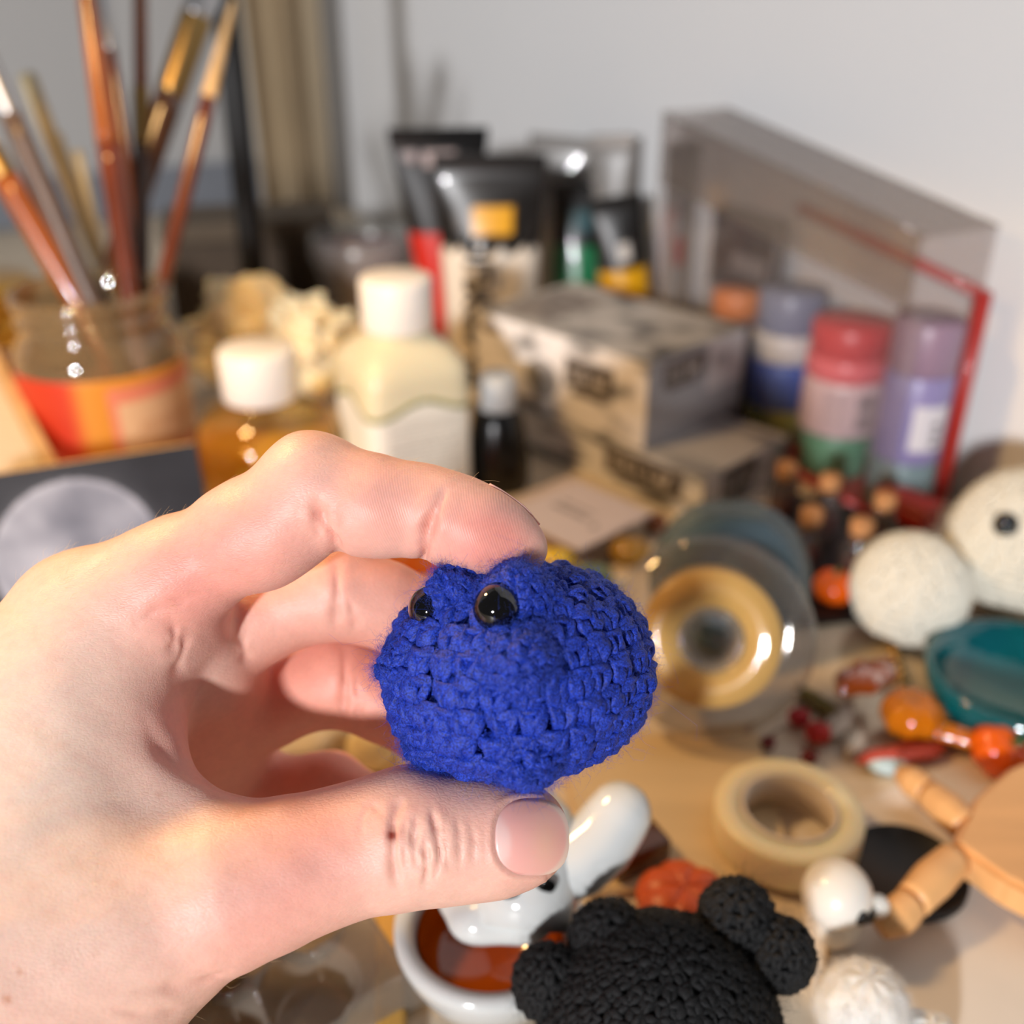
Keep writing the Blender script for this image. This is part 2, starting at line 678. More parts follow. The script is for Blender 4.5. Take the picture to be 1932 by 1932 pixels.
def surface_nets(sdf, lo, hi, h, block=12):
    n = np.ceil((hi - lo) / h).astype(int)
    n = ((n + block - 1) // block) * block + 1
    F = np.empty(tuple(n), dtype=np.float32)
    nb = (n - 1) // block
    bi = np.stack(np.meshgrid(*[np.arange(k) for k in nb], indexing='ij'), -1).reshape(-1, 3)
    cen = lo + (bi * block + block / 2) * h
    dc = sdf(cen)
    rad = block * h * 0.5 * math.sqrt(3) * 1.15 + .002
    o = np.stack(np.meshgrid(*[np.arange(block + 1)] * 3, indexing='ij'), -1).reshape(-1, 3)
    for b, d in zip(bi, dc):
        s = b * block
        if abs(d) > rad:
            F[s[0]:s[0] + block + 1, s[1]:s[1] + block + 1, s[2]:s[2] + block + 1] = d
    near = bi[np.abs(dc) <= rad]
    global CHUNK
    key = (near // 4) @ np.array([1, 1000, 1000000])
    order = np.argsort(key, kind='stable')
    near, key = near[order], key[order]
    cuts = np.flatnonzero(np.diff(key)) + 1
    for ch in np.split(near, cuts):
        cc = lo + (ch.min(0) + ch.max(0) + 1) * block * h / 2
        CHUNK = (cc[None], float(np.linalg.norm((ch.max(0) - ch.min(0) + 1) * block * h / 2)))
        g = (ch[:, None, :] * block + o[None]).reshape(-1, 3)
        F[g[:, 0], g[:, 1], g[:, 2]] = sdf(lo + g * h)
    CHUNK = None
    neg = F < 0
    c8 = [neg[i:n[0] - 1 + i, j:n[1] - 1 + j, k:n[2] - 1 + k] for i in (0, 1) for j in (0, 1) for k in (0, 1)]
    cnt = sum(c.astype(np.int8) for c in c8)
    act = np.argwhere((cnt > 0) & (cnt < 8))
    idx = -np.ones(tuple(n - 1), dtype=np.int32)
    idx[act[:, 0], act[:, 1], act[:, 2]] = np.arange(len(act))
    acc = np.zeros((len(act), 3))
    num = np.zeros(len(act))
    for ax in range(3):
        e = np.zeros(3, int)
        e[ax] = 1
        o1, o2 = [k for k in range(3) if k != ax]
        for u in (0, 1):
            for v in (0, 1):
                s = np.zeros(3, int)
                s[o1], s[o2] = u, v
                a = act + s
                b = a + e
                fa = F[a[:, 0], a[:, 1], a[:, 2]].astype(np.float64)
                fb = F[b[:, 0], b[:, 1], b[:, 2]].astype(np.float64)
                m = (fa < 0) != (fb < 0)
                t = np.where(m, fa / np.where(m, fa - fb, 1), 0)
                acc += np.where(m[:, None], s + t[:, None] * e, 0)
                num += m
    V = lo + (act + acc / num[:, None]) * h
    quads = []
    for ax in range(3):
        o1, o2 = [(1, 2), (2, 0), (0, 1)][ax]
        sl0 = [slice(0, None)] * 3
        sl1 = [slice(0, None)] * 3
        sl0[ax] = slice(0, n[ax] - 1)
        sl1[ax] = slice(1, n[ax])
        A, B = neg[tuple(sl0)], neg[tuple(sl1)]
        ed = np.argwhere(A != B)
        ed = ed[(ed[:, o1] > 0) & (ed[:, o2] > 0) & (ed[:, o1] < n[o1] - 1) & (ed[:, o2] < n[o2] - 1)]
        inside = A[ed[:, 0], ed[:, 1], ed[:, 2]]
        q = []
        for (u, v) in ((0, 0), (1, 0), (1, 1), (0, 1)):
            c = ed.copy()
            c[:, o1] -= u
            c[:, o2] -= v
            q.append(idx[c[:, 0], c[:, 1], c[:, 2]])
        q = np.stack(q, 1)
        q = np.where(inside[:, None], q, q[:, ::-1])
        quads.append(q)
    return V, np.concatenate(quads)


def fast_mesh(name, V, Fq):
    me = bpy.data.meshes.new(name)
    me.vertices.add(len(V))
    me.vertices.foreach_set('co', np.ascontiguousarray(V, dtype=np.float32).ravel())
    k = Fq.shape[1]
    me.loops.add(len(Fq) * k)
    me.loops.foreach_set('vertex_index', np.ascontiguousarray(Fq, dtype=np.int32).ravel())
    me.polygons.add(len(Fq))
    me.polygons.foreach_set('loop_start', np.arange(0, len(Fq) * k, k, dtype=np.int32))
    me.polygons.foreach_set('use_smooth', np.ones(len(Fq), dtype=bool))
    me.update(calc_edges=True)
    return me


def quad_normals(V, Fq):
    n = np.cross(V[Fq[:, 2]] - V[Fq[:, 0]], V[Fq[:, 3]] - V[Fq[:, 1]])
    out = np.zeros_like(V)
    for k in range(4):
        for c in range(3):
            out[:, c] += np.bincount(Fq[:, k], weights=n[:, c], minlength=len(V))
    return out / np.maximum(np.linalg.norm(out, axis=1, keepdims=True), 1e-15)


def topx(V):
    return np.stack([966 + V[:, 0] / V[:, 2] * FPX, 966 - V[:, 1] / V[:, 2] * FPX], 1)


def dist_poly(xy, poly):
    """distance to a polyline and the parameter 0..1 along it"""
    best = np.full(len(xy), 1e9)
    par = np.zeros(len(xy))
    n = len(poly) - 1
    for i in range(n):
        a, b = np.array(poly[i], float), np.array(poly[i + 1], float)
        ab = b - a
        t = np.clip(((xy - a) @ ab) / (ab @ ab), 0, 1)
        d = np.linalg.norm(xy - a - t[:, None] * ab, axis=1)
        m = d < best
        best = np.where(m, d, best)
        par = np.where(m, (i + t) / n, par)
    return best, par


def curve_pts(poly, n=24):
    """Catmull-Rom through the points"""
    p = [np.array(q, float) for q in poly]
    p = [2 * p[0] - p[1]] + p + [2 * p[-1] - p[-2]]
    out = []
    for i in range(1, len(p) - 2):
        for t in np.linspace(0, 1, n, endpoint=False):
            a, b, c, d = p[i - 1:i + 3]
            out.append(.5 * (2 * b + (c - a) * t + (2 * a - 5 * b + 4 * c - d) * t * t + (3 * b - a - 3 * c + d) * t ** 3))
    out.append(p[-2])
    return out


lo = np.array([-0.205, -0.230, .128])
hi = np.array([0.014, 0.018, .282])
HV, HF = surface_nets(sdf_hand, lo, hi, .00058)
HN = quad_normals(HV, HF)
hpx = topx(HV)
view = HV / np.linalg.norm(HV, axis=1, keepdims=True)
facing = np.clip(-(HN * view).sum(1), 0, 1)

# ---- skin folds sculpted into the surface: (points, half width px, depth mm, z range)
FRONT = (.170, .209)
FOLDS = [
    ([(598, 935), (606, 968), (618, 995), (636, 1030), (644, 1075)], 8, 1.5, FRONT),
    ([(588, 942), (596, 985), (604, 1020)], 7, .35, FRONT),
    ([(632, 945), (634, 985), (640, 1012)], 6, .40, FRONT),
    ([(843, 918), (822, 962), (808, 1000), (800, 1050), (794, 1095)], 8, 1.9, FRONT),
    ([(930, 905), (905, 920)], 5, .1, FRONT),
    ([(760, 1502), (744, 1545), (742, 1610), (752, 1690)], 7, 1.25, FRONT),
    ([(742, 1560), (700, 1520), (680, 1560), (690, 1610)], 5, .25, FRONT),
    ([(786, 1535), (781, 1590), (786, 1640)], 5, .95, FRONT),
    ([(800, 1580), (806, 1630), (800, 1684)], 5, 1.0, FRONT),
    ([(812, 1515), (823, 1565), (829, 1620), (812, 1672)], 5, 1.2, FRONT),
    ([(835, 1535), (840, 1590), (846, 1645)], 5, .45, FRONT),
    ([(860, 1530), (868, 1590), (866, 1650)], 5, .4, FRONT),
    ([(885, 1540), (893, 1590), (890, 1640)], 5, .35, FRONT),
    ([(765, 1530), (764, 1600), (768, 1665)], 5, .55, FRONT),
    ([(268, 1345), (300, 1404), (356, 1455), (470, 1500), (600, 1508)], 14, .7, FRONT),
    ([(250, 1180), (300, 1150), (390, 1118)], 9, .35, FRONT),
    ([(318, 1160), (330, 1200), (318, 1240)], 9, .5, (.19, .24)),
    ([(352, 1170), (346, 1230), (320, 1290)], 9, .5, (.19, .24)),
    ([(634, 1050), (636, 1120), (632, 1195)], 8, .8, (.205, .232)),
    ([(655, 1120), (668, 1170), (664, 1200)], 8, .4, (.205, .232)),
    ([(652, 1215), (650, 1285), (648, 1366)], 8, .8, (.222, .246)),
    ([(672, 1270), (676, 1330), (672, 1370)], 8, .4, (.222, .246)),
    ([(452, 1180), (468, 1260)], 9, .5, (.205, .240)),
    ([(250, 1872), (330, 1862), (400, 1846), (440, 1838)], 10, .7, FRONT),
    ([(180, 1905), (300, 1912), (380, 1890)], 10, .4, FRONT),
]
disp = np.zeros(len(HV))
redden = np.zeros(len(HV))
for poly, w, dep, zr in FOLDS:
    cp = curve_pts(poly, 8)
    w = w * 1.25
    c_ = np.array(cp)
    l_, h_ = c_.min(0) - 5 * w, c_.max(0) + 5 * w
    m = np.flatnonzero((HV[:, 2] > zr[0]) & (HV[:, 2] < zr[1]) & (facing > .02) & (hpx > l_).all(1) & (hpx < h_).all(1))
    if not len(m):
        continue
    d, t = dist_poly(hpx[m], cp)
    fade = np.clip(np.minimum(t, 1 - t) * 3.5, 0, 1) * (.78 + .22 * np.sin(t * 17 + dep * 40))
    wd = w * (.8 + .35 * np.sin(t * 9 + dep * 25))
    g = np.exp(-(d / wd) ** 2) * fade
    s = np.exp(-((d - 2.3 * w) / (1.5 * w)) ** 2) * fade
    disp[m] += -g * dep * 1e-3 + s * dep * .2e-3
    redden[m] = np.maximum(redden[m], g * min(1, dep) * .45)
# the nail bed of the thumb, a shallow recess with a raised rim
NAIL_C, NAIL_A, NAIL_B = (1003, 1580), 72, 73


def nail_r(xy):
    u = (xy[:, 0] - NAIL_C[0]) / NAIL_A
    v = (xy[:, 1] - NAIL_C[1] - (xy[:, 0] - NAIL_C[0]) * .02) / NAIL_B
    return (np.abs(u) ** 2.7 + np.abs(v) ** 2.7) ** (1 / 2.7)


nr = nail_r(hpx)
mf = (HV[:, 2] < .2) & (facing > 0)
disp += np.where(mf, -.55e-3 / (1 + np.exp((nr - .97) * 30)) + .30e-3 * np.exp(-((nr - 1.10) / .07) ** 2) * (hpx[:, 0] < 1030), 0)
# broad undulation of living skin
ph = HV * 1000
disp += .10e-3 * (np.sin(ph[:, 0] * .52 + 1.3 * np.sin(ph[:, 1] * .31)) * np.sin(ph[:, 1] * .47 + ph[:, 2] * .22 + 1.1))
HV2 = HV + HN * disp[:, None]


def gauss(x, y, r, zr=None):
    g = np.exp(-(((hpx[:, 0] - x) ** 2 + (hpx[:, 1] - y) ** 2) / r ** 2))
    if zr:
        g = g * ((HV[:, 2] > zr[0]) & (HV[:, 2] < zr[1]))
    return g


base = np.array(S((238, 192, 174))[:3])
pink = np.array(S((234, 156, 142))[:3])
pale = np.array(S((246, 218, 199))[:3])
col = np.tile(base, (len(HV), 1))


def blend(c, w):
    global col
    w = np.clip(w, 0, 1)[:, None]
    col = col * (1 - w) + np.array(c) * w


blend(pale, .9 * gauss(60, 1480, 330))
pk = sum(a * gauss(x, y, r, FRONT) for x, y, r, a in ((900, 1020, 90, .95), (960, 1030, 60, .5), (720, 960, 110, .55), (500, 1020, 130, .55), (380, 1090, 120, .6), (560, 1680, 150, .45), (620, 1560, 120, .3),
                                                         (980, 1580, 110, .45), (1040, 1540, 60, .5), (440, 1780, 130, .35), (330, 1380, 90, .45), (300, 1150, 90, .4), (800, 1500, 60, .2)))
blend(pink, pk)
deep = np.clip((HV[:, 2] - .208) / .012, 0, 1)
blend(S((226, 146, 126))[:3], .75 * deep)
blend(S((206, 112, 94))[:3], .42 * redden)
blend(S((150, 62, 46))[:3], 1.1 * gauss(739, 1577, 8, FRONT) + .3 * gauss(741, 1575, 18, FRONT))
blend(S((205, 130, 90))[:3], .8 * gauss(13, 1886, 8) + .5 * gauss(38, 1834, 7) + .3 * gauss(300, 1500, 6) + .3 * gauss(180, 1800, 6))
rr = np.sin(ph[:, 0] * .9 + 2 * np.sin(ph[:, 1] * .7)) * np.sin(ph[:, 1] * 1.1 + ph[:, 2] * .8 + 1.7 * np.sin(ph[:, 0] * .43))
blend(pink, .10 * np.clip(rr, 0, 1))


def skin_material():
    m, nt, b = newmat('skin')
    N, L = nt.nodes, nt.links
    at = N.new('ShaderNodeAttribute')
    at.attribute_name = 'skin'
    tc = N.new('ShaderNodeTexCoord')
    n1 = N.new('ShaderNodeTexNoise')
    n1.inputs['Scale'].default_value = 900
    n1.inputs['Detail'].default_value = 4
    L.new(tc.outputs['Object'], n1.inputs['Vector'])
    n3 = N.new('ShaderNodeTexNoise')
    n3.inputs['Scale'].default_value = 260
    n3.inputs['Detail'].default_value = 3
    L.new(tc.outputs['Object'], n3.inputs['Vector'])
    ad = N.new('ShaderNodeMath')
    ad.operation = 'ADD'
    L.new(n1.outputs[0], ad.inputs[0])
    L.new(n3.outputs[0], ad.inputs[1])
    mr = N.new('ShaderNodeMapRange')
    mr.inputs[1].default_value = .7
    mr.inputs[2].default_value = 1.3
    mr.inputs[3].default_value = .95
    mr.inputs[4].default_value = 1.04
    L.new(ad.outputs[0], mr.inputs[0])
    mu = N.new('ShaderNodeVectorMath')
    mu.operation = 'SCALE'
    L.new(at.outputs['Color'], mu.inputs[0])
    L.new(mr.outputs[0], mu.inputs['Scale'])
    L.new(mu.outputs[0], b.inputs['Base Color'])
    b.inputs['Roughness'].default_value = .46
    b.inputs['Specular IOR Level'].default_value = .38
    b.inputs['Subsurface Weight'].default_value = .40
    b.inputs['Subsurface Radius'].default_value = (1.0, .38, .22)
    b.inputs['Subsurface Scale'].default_value = .0022
    # fine diamond skin relief, and print ridges across the finger pads
    vo = N.new('ShaderNodeTexVoronoi')
    vo.feature = 'DISTANCE_TO_EDGE'
    vo.inputs['Scale'].default_value = 1500
    mp = N.new('ShaderNodeMapping')
    mp.inputs['Scale'].default_value = (.55, 1.0, 1.35)
    mp.inputs['Rotation'].default_value = (0, .45, 0)
    L.new(tc.outputs['Object'], mp.inputs[0])
    L.new(mp.outputs[0], vo.inputs['Vector'])
    mv = N.new('ShaderNodeMapRange')
    mv.inputs[1].default_value = 0
    mv.inputs[2].default_value = .25
    L.new(vo.outputs['Distance'], mv.inputs[0])
    wv = N.new('ShaderNodeTexWave')
    wv.inputs['Scale'].default_value = 720
    wv.inputs['Distortion'].default_value = 3.0
    wv.inputs['Detail'].default_value = 1
    wv.inputs['Detail Scale'].default_value = .25
    m2 = N.new('ShaderNodeMapping')
    m2.inputs['Rotation'].default_value = (0, math.radians(18), 0)
    L.new(tc.outputs['Object'], m2.inputs[0])
    L.new(m2.outputs[0], wv.inputs['Vector'])
    ar = N.new('ShaderNodeAttribute')
    ar.attribute_name = 'ridge'
    mm = N.new('ShaderNodeMix')
    L.new(ar.outputs['Fac'], mm.inputs[0])
    L.new(mv.outputs[0], mm.inputs[2])
    L.new(wv.outputs['Fac'], mm.inputs[3])
    bp = N.new('ShaderNodeBump')
    bp.inputs['Strength'].default_value = .15
    bp.inputs['Distance'].default_value = .00022
    L.new(mm.outputs[0], bp.inputs['Height'])
    b2 = N.new('ShaderNodeBump')
    b2.inputs['Strength'].default_value = .14
    b2.inputs['Distance'].default_value = .0006
    L.new(n3.outputs[0], b2.inputs['Height'])
    L.new(bp.outputs[0], b2.inputs['Normal'])
    L.new(b2.outputs[0], b.inputs['Normal'])
    return m


hand_loc = Vector((cam2world(Q(300, 1500, .205))))
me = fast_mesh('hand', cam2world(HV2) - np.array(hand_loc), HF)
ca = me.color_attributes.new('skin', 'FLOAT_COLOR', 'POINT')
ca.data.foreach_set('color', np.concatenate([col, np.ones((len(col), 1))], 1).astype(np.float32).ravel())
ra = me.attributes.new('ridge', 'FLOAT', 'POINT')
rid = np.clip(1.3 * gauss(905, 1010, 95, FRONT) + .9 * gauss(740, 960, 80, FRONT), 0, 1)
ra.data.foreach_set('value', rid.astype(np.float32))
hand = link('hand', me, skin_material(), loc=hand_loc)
tag(hand, 'bare hand pinching the blue crocheted frog between thumb and index finger', 'hand')


# ---- fingernails
def ray_depth(px, py, z0=.165, z1=.215):
    """depth of the hand surface along the rays of the given pixels"""
    px, py = np.asarray(px, float), np.asarray(py, float)
    z = np.full(len(px), z0)
    for _ in range(60):
        p = np.stack([(px - 966) / FPX * z, -(py - 966) / FPX * z, z], 1)
        z = np.minimum(z + np.maximum(sdf_hand(p), 0) * .8, z1)
    return z


def nail_material():
    m, nt, b = newmat('fingernail')
    at = nt.nodes.new('ShaderNodeAttribute')
    at.attribute_name = 'skin'
    nt.links.new(at.outputs['Color'], b.inputs['Base Color'])
    b.inputs['Roughness'].default_value = .32
    b.inputs['Coat Weight'].default_value = .15
    b.inputs['Coat Roughness'].default_value = .15
    b.inputs['Subsurface Weight'].default_value = .4
    b.inputs['Subsurface Radius'].default_value = (1.0, .45, .35)
    b.inputs['Subsurface Scale'].default_value = .002
    return m


NAILM = nail_material()
nu, nv = 34, 40
vs, cs = [], []
rr_ = np.linspace(0.0, 1.0, nu)
aa_ = np.linspace(0, 2 * np.pi, nv, endpoint=False)
xs, ys, rl, al = [], [], [], []
for r in rr_:
    for a in aa_:
        c, s = math.cos(a), math.sin(a)
        k = 1 / ((abs(c) ** 2.7 + abs(s) ** 2.7) ** (1 / 2.7))
        xs.append(NAIL_C[0] + NAIL_A * .985 * r * k * c)
        ys.append(NAIL_C[1] + NAIL_B * .985 * r * k * s + NAIL_A * r * k * c * .02)
        rl.append(r)
        al.append(a)
xs, ys, rl, al = map(np.array, (xs, ys, rl, al))
zz = ray_depth(xs, ys)
ok = zz < .2
X, Y = (xs - NAIL_C[0]) / 80, (ys - NAIL_C[1]) / 80
A = np.stack([np.ones_like(X), X, Y, X * X, X * Y, Y * Y], 1)
cf, *_ = np.linalg.lstsq(A[ok & (rl < .85)], zz[ok & (rl < .85)], rcond=None)
zf = A @ cf - .00014 + .00022 * np.clip((rl - .94) / .06, 0, 1) * (X < .6)
NV = np.stack([(xs - 966) / FPX * zf, -(ys - 966) / FPX * zf, zf], 1)
nf = []
for i in range(nu - 1):
    for j in range(nv):
        j2 = (j + 1) % nv
        nf.append((i * nv + j, i * nv + j2, (i + 1) * nv + j2, (i + 1) * nv + j))
nm = mesh_np('thumb_nail', cam2world(NV) - np.array(hand_loc), nf)
npink, nlun, nedge, nred = [np.array(S(c)[:3]) for c in ((240, 178, 168), (242, 200, 192), (240, 214, 196), (222, 140, 130))]
ncol = np.tile(npink, (len(xs), 1))
lun = 1 / (1 + np.exp((((xs - 930) / 34) ** 2 + ((ys - 1592) / 50) ** 2 - 1) * 7))
edge = 1 / (1 + np.exp(-(np.hypot((xs - 998) / 72, (ys - 1581) / 76) - .985) * 60)) * (xs > 990) * .8
warm = np.exp(-(((xs - 1030) / 26) ** 2 + ((ys - 1590) / 50) ** 2))
for c, w in ((np.array(S((240, 190, 165))[:3]), warm * .7), (nlun, lun), (nedge, edge), (nred, .5 * (rl > .96) * (xs < 985))):
    ncol = ncol * (1 - w[:, None]) + c * w[:, None]
ca = nm.color_attributes.new('skin', 'FLOAT_COLOR', 'POINT')
ca.data.foreach_set('color', np.concatenate([ncol, np.ones((len(ncol), 1))], 1).astype(np.float32).ravel())
nail = link('thumb_nail', nm, NAILM, hand)
nail['label'] = 'pink thumb nail with pale half moon'

# index fingernail: on the far upper side of the fingertip, its free edge just showing
tipdir = (Q(1000, 1040, .1957) - Q(880, 985, .1955))
tipdir /= np.linalg.norm(tipdir)
nn = np.array([.30, .62, .50])
nn -= tipdir * (nn @ tipdir)
nn /= np.linalg.norm(nn)
side = np.cross(tipdir, nn)
ic = Q(905, 1000, .1962)
vs, fs = [], []
nu2, nv2 = 12, 14
for i in range(nu2):
    for j in range(nv2):
        u = -0.002 + .0115 * i / (nu2 - 1)
        th = (j / (nv2 - 1) - .5) * 1.9
        taper = 1 - .45 * max(0, (i / (nu2 - 1) - .7) / .3) ** 2
        r = .0069 - .0012 * i / (nu2 - 1)
        vs.append(ic + tipdir * u + (nn * math.cos(th * taper) + side * math.sin(th * taper)) * r)
vs = np.array(vs)
for _ in range(4):
    g = np.stack([sdf_hand(vs + np.eye(3)[k] * 3e-4) - sdf_hand(vs - np.eye(3)[k] * 3e-4) for k in range(3)], 1)
    g /= np.linalg.norm(g, axis=1, keepdims=True)
    vs = vs - g * (sdf_hand(vs) - .00022)[:, None]
vs[-nv2:] += tipdir * .0005
for i in range(nu2 - 1):
    for j in range(nv2 - 1):
        fs.append((i * nv2 + j, (i + 1) * nv2 + j, (i + 1) * nv2 + j + 1, i * nv2 + j + 1))
im = mesh_np('index_nail', cam2world(np.array(vs)) - np.array(hand_loc), fs)
ca = im.color_attributes.new('skin', 'FLOAT_COLOR', 'POINT')
ca.data.foreach_set('color', np.tile(np.append(npink, 1), (len(vs), 1)).astype(np.float32).ravel())
inail = link('index_nail', im, NAILM, hand)
md = inail.modifiers.new('thick', 'SOLIDIFY')
md.thickness = .0004


# ---- fine pale hairs
def fibres(name, roots, dirs, lens, rad, curl, segs=4):
    """Thin curved three-sided strands, all in one mesh."""
    n = len(roots)
    t = np.linspace(0, 1, segs + 1)
    d = dirs / np.linalg.norm(dirs, axis=1, keepdims=True)
    r1 = RNG.normal(size=(n, 3))
    e1 = np.cross(d, r1)
    e1 /= np.maximum(np.linalg.norm(e1, axis=1, keepdims=True), 1e-9)
    e2 = np.cross(d, e1)
    ph_ = RNG.uniform(0, 6.28, n)
    fr = RNG.uniform(.5, 1.6, n)
    c = curl * lens
    pos = roots[:, None] + d[:, None] * (lens[:, None] * t)[..., None]
    pos = pos + e1[:, None] * (c[:, None] * (np.sin(fr[:, None] * t * 5 + ph_[:, None]) - np.sin(ph_)[:, None]))[..., None]
    pos = pos + e2[:, None] * (c[:, None] * t ** 2 * 1.2)[..., None]
    w = rad * (1 - .6 * t)
    vs_ = []
    for k in range(3):
        a = 2 * np.pi * k / 3
        vs_.append(pos + (e1[:, None] * math.cos(a) + e2[:, None] * math.sin(a)) * w[None, :, None])
    VV = np.stack(vs_, 2).reshape(-1, 3)
    f = []
    for s in range(segs):
        for k in range(3):
            k2 = (k + 1) % 3
            f.append((s * 3 + k, s * 3 + k2, (s + 1) * 3 + k2, (s + 1) * 3 + k))
    f = np.array(f)
    FF = (f[None] + (np.arange(n) * (segs + 1) * 3)[:, None, None]).reshape(-1, 4)
    return fast_mesh(name, VV, FF)


wh = .8 * np.exp(-(((hpx[:, 0] - 300) / 260) ** 2 + ((hpx[:, 1] - 1060) / 90) ** 2)) + .8 * np.exp(-(((hpx[:, 0] - 780) / 150) ** 2 + ((hpx[:, 1] - 885) / 30) ** 2)) \
    + .35 * np.exp(-(((hpx[:, 0] - 250) / 200) ** 2 + ((hpx[:, 1] - 1650) / 150) ** 2))
wh = wh * (HV[:, 2] < .209) * (HV[:, 2] > .16)
pick = RNG.choice(len(HV), 420, p=wh / wh.sum())
flow = np.tile(np.array([.8, .25, -.1]), (len(pick), 1)) + RNG.normal(size=(len(pick), 3)) * .25
nrm = HN[pick]
flow = flow - nrm * (flow * nrm).sum(1, keepdims=True) + nrm * .35
hm = fibres('fine_hairs', HV2[pick], flow, RNG.uniform(.0015, .0035, len(pick)), 1.6e-5, .12)
vv = np.empty(len(hm.vertices) * 3, dtype=np.float32)
hm.vertices.foreach_get('co', vv)
hm.vertices.foreach_set('co', (cam2world(vv.reshape(-1, 3)) - np.array(hand_loc)).astype(np.float32).ravel())
hm.update()
hairs = link('fine_hairs', hm, mat('fine_hair', (235, 200, 150), .5), hand)
tag(hairs, kind='stuff')
# ================================================================== crochet
def yarn_material(name, c_dark, c_light, rough=.62, sheen=.35, scale=2600):
    if name in MATS:
        return MATS[name]
    m, nt, b = newmat(name)
    N, L = nt.nodes, nt.links
    tc = N.new('ShaderNodeTexCoord')
    n = N.new('ShaderNodeTexNoise')
    n.inputs['Scale'].default_value = scale
    n.inputs['Detail'].default_value = 3
    L.new(tc.outputs['Object'], n.inputs['Vector'])
    mr = N.new('ShaderNodeMapRange')
    mr.inputs[1].default_value = .32
    mr.inputs[2].default_value = .68
    L.new(n.outputs[0], mr.inputs[0])
    mx = N.new('ShaderNodeMix')
    mx.data_type = 'RGBA'
    mx.inputs[6].default_value = S(c_dark)
    mx.inputs[7].default_value = S(c_light)
    L.new(mr.outputs[0], mx.inputs[0])
    L.new(mx.outputs[2], b.inputs['Base Color'])
    b.inputs['Roughness'].default_value = rough
    b.inputs['Sheen Weight'].default_value = sheen
    b.inputs['Sheen Roughness'].default_value = .4
    b.inputs['Sheen Tint'].default_value = S(c_light)
    bp = N.new('ShaderNodeBump')
    bp.inputs['Strength'].default_value = .6
    bp.inputs['Distance'].default_value = .0003
    L.new(n.outputs[0], bp.inputs['Height'])
    L.new(bp.outputs[0], b.inputs['Normal'])
    MATS[name] = m
    return m


def yarn_lobes(name, A, B, N, rad, bow=.28, segs=10, sides=14, plies=4, twist=7.0, jit=.12):
    """Short bowed lengths of twisted yarn from A to B lying on a surface with normals N."""
    k = len(A)
    t = np.linspace(0, 1, segs)
    ax = B - A
    ln = np.linalg.norm(ax, axis=1, keepdims=True)
    ax = ax / ln
    nn_ = N - ax * (N * ax).sum(1, keepdims=True)
    nn_ /= np.maximum(np.linalg.norm(nn_, axis=1, keepdims=True), 1e-9)
    bn = np.cross(ax, nn_)
    r = rad * (1 + RNG.normal(size=k) * jit)
    arch = np.sin(np.pi * t)
    side_ = RNG.normal(size=k) * .10
    cen = A[:, None] + (B - A)[:, None] * t[None, :, None] + nn_[:, None] * (arch * bow)[None, :, None] * r[:, None, None] * 2 \
        + bn[:, None] * (arch[None] * (side_ * r)[:, None] * 2)[..., None]
    prof = .42 + .58 * np.sin(np.pi * np.clip(t * .92 + .04, 0, 1)) ** .55
    th = np.linspace(0, 2 * np.pi, sides, endpoint=False)
    ph0 = RNG.uniform(0, 6.28, k)
    ply = 1 + .26 * np.cos(plies * (th[None, None, :] - ph0[:, None, None]) - twist * t[None, :, None])
    R = r[:, None, None] * prof[None, :, None] * ply
    V = cen[:, :, None, :] + R[..., None] * (np.cos(th)[None, None, :, None] * nn_[:, None, None] + np.sin(th)[None, None, :, None] * bn[:, None, None])
    V = V.reshape(-1, 3)
    f = []
    for s in range(segs - 1):
        for j in range(sides):
            j2 = (j + 1) % sides
            f.append((s * sides + j, (s + 1) * sides + j, (s + 1) * sides + j2, s * sides + j2))
    f = np.array(f)
    FF = (f[None] + (np.arange(k) * segs * sides)[:, None, None]).reshape(-1, 4)
    return V, FF


def crochet_rows(prof, stitch, rowh, el=None):
    """Stitch anchors on a body of revolution: prof = [(z, R)...] bottom to top.
    Returns arrays of lobe ends A, B and outward normals."""
    z = np.array([p[0] for p in prof])
    R = np.array([p[1] for p in prof])
    seg = np.hypot(np.diff(z), np.diff(R))
    arc = np.concatenate([[0], np.cumsum(seg)])
    n = max(3, int(round(arc[-1] / rowh)))
    A, B, NN = [], [], []

    def pt(s, a):
        zz_ = np.interp(s, arc, z)
        rr = np.interp(s, arc, R)
        e = 1.0 if el is None else el(a)
        return np.array([rr * e * math.cos(a), rr * e * math.sin(a), zz_])

    for i in range(n):
        s = arc[-1] * (i + .5) / n
        r0 = max(np.interp(s, arc, R), .0004)
        m = max(5, int(round(2 * math.pi * r0 / stitch)))
        off = random.random() * 6.28
        h = arc[-1] / n
        for j in range(m):
            a = off + 2 * math.pi * j / m + random.gauss(0, .05) / max(1, m / 12)
            w = 2 * math.pi / m
            e = 1e-4
            c = pt(s, a)
            du = pt(s, a + .01) - c
            dv = pt(min(s + h * .2, arc[-1]), a) - pt(max(s - h * .2, 0), a)
            nr_ = np.cross(du, dv)
            nr_ = nr_ / max(np.linalg.norm(nr_), 1e-12)
            lo_ = pt(max(s - h * .52, 0), a)
            for sg in (-1, 1):
                hi_ = pt(min(s + h * .62, arc[-1]), a + sg * w * .46)
                l2 = pt(max(s - h * .66, 0), a + sg * w * .06)
                A.append(l2)
                B.append(hi_)
                NN.append(nr_)
            # the bar of yarn across the top of the stitch
            A.append(pt(min(s + h * .30, arc[-1]), a - w * .62))
            B.append(pt(min(s + h * .46, arc[-1]), a + w * .62))
            NN.append(nr_)
    return np.array(A), np.array(B), np.array(NN)


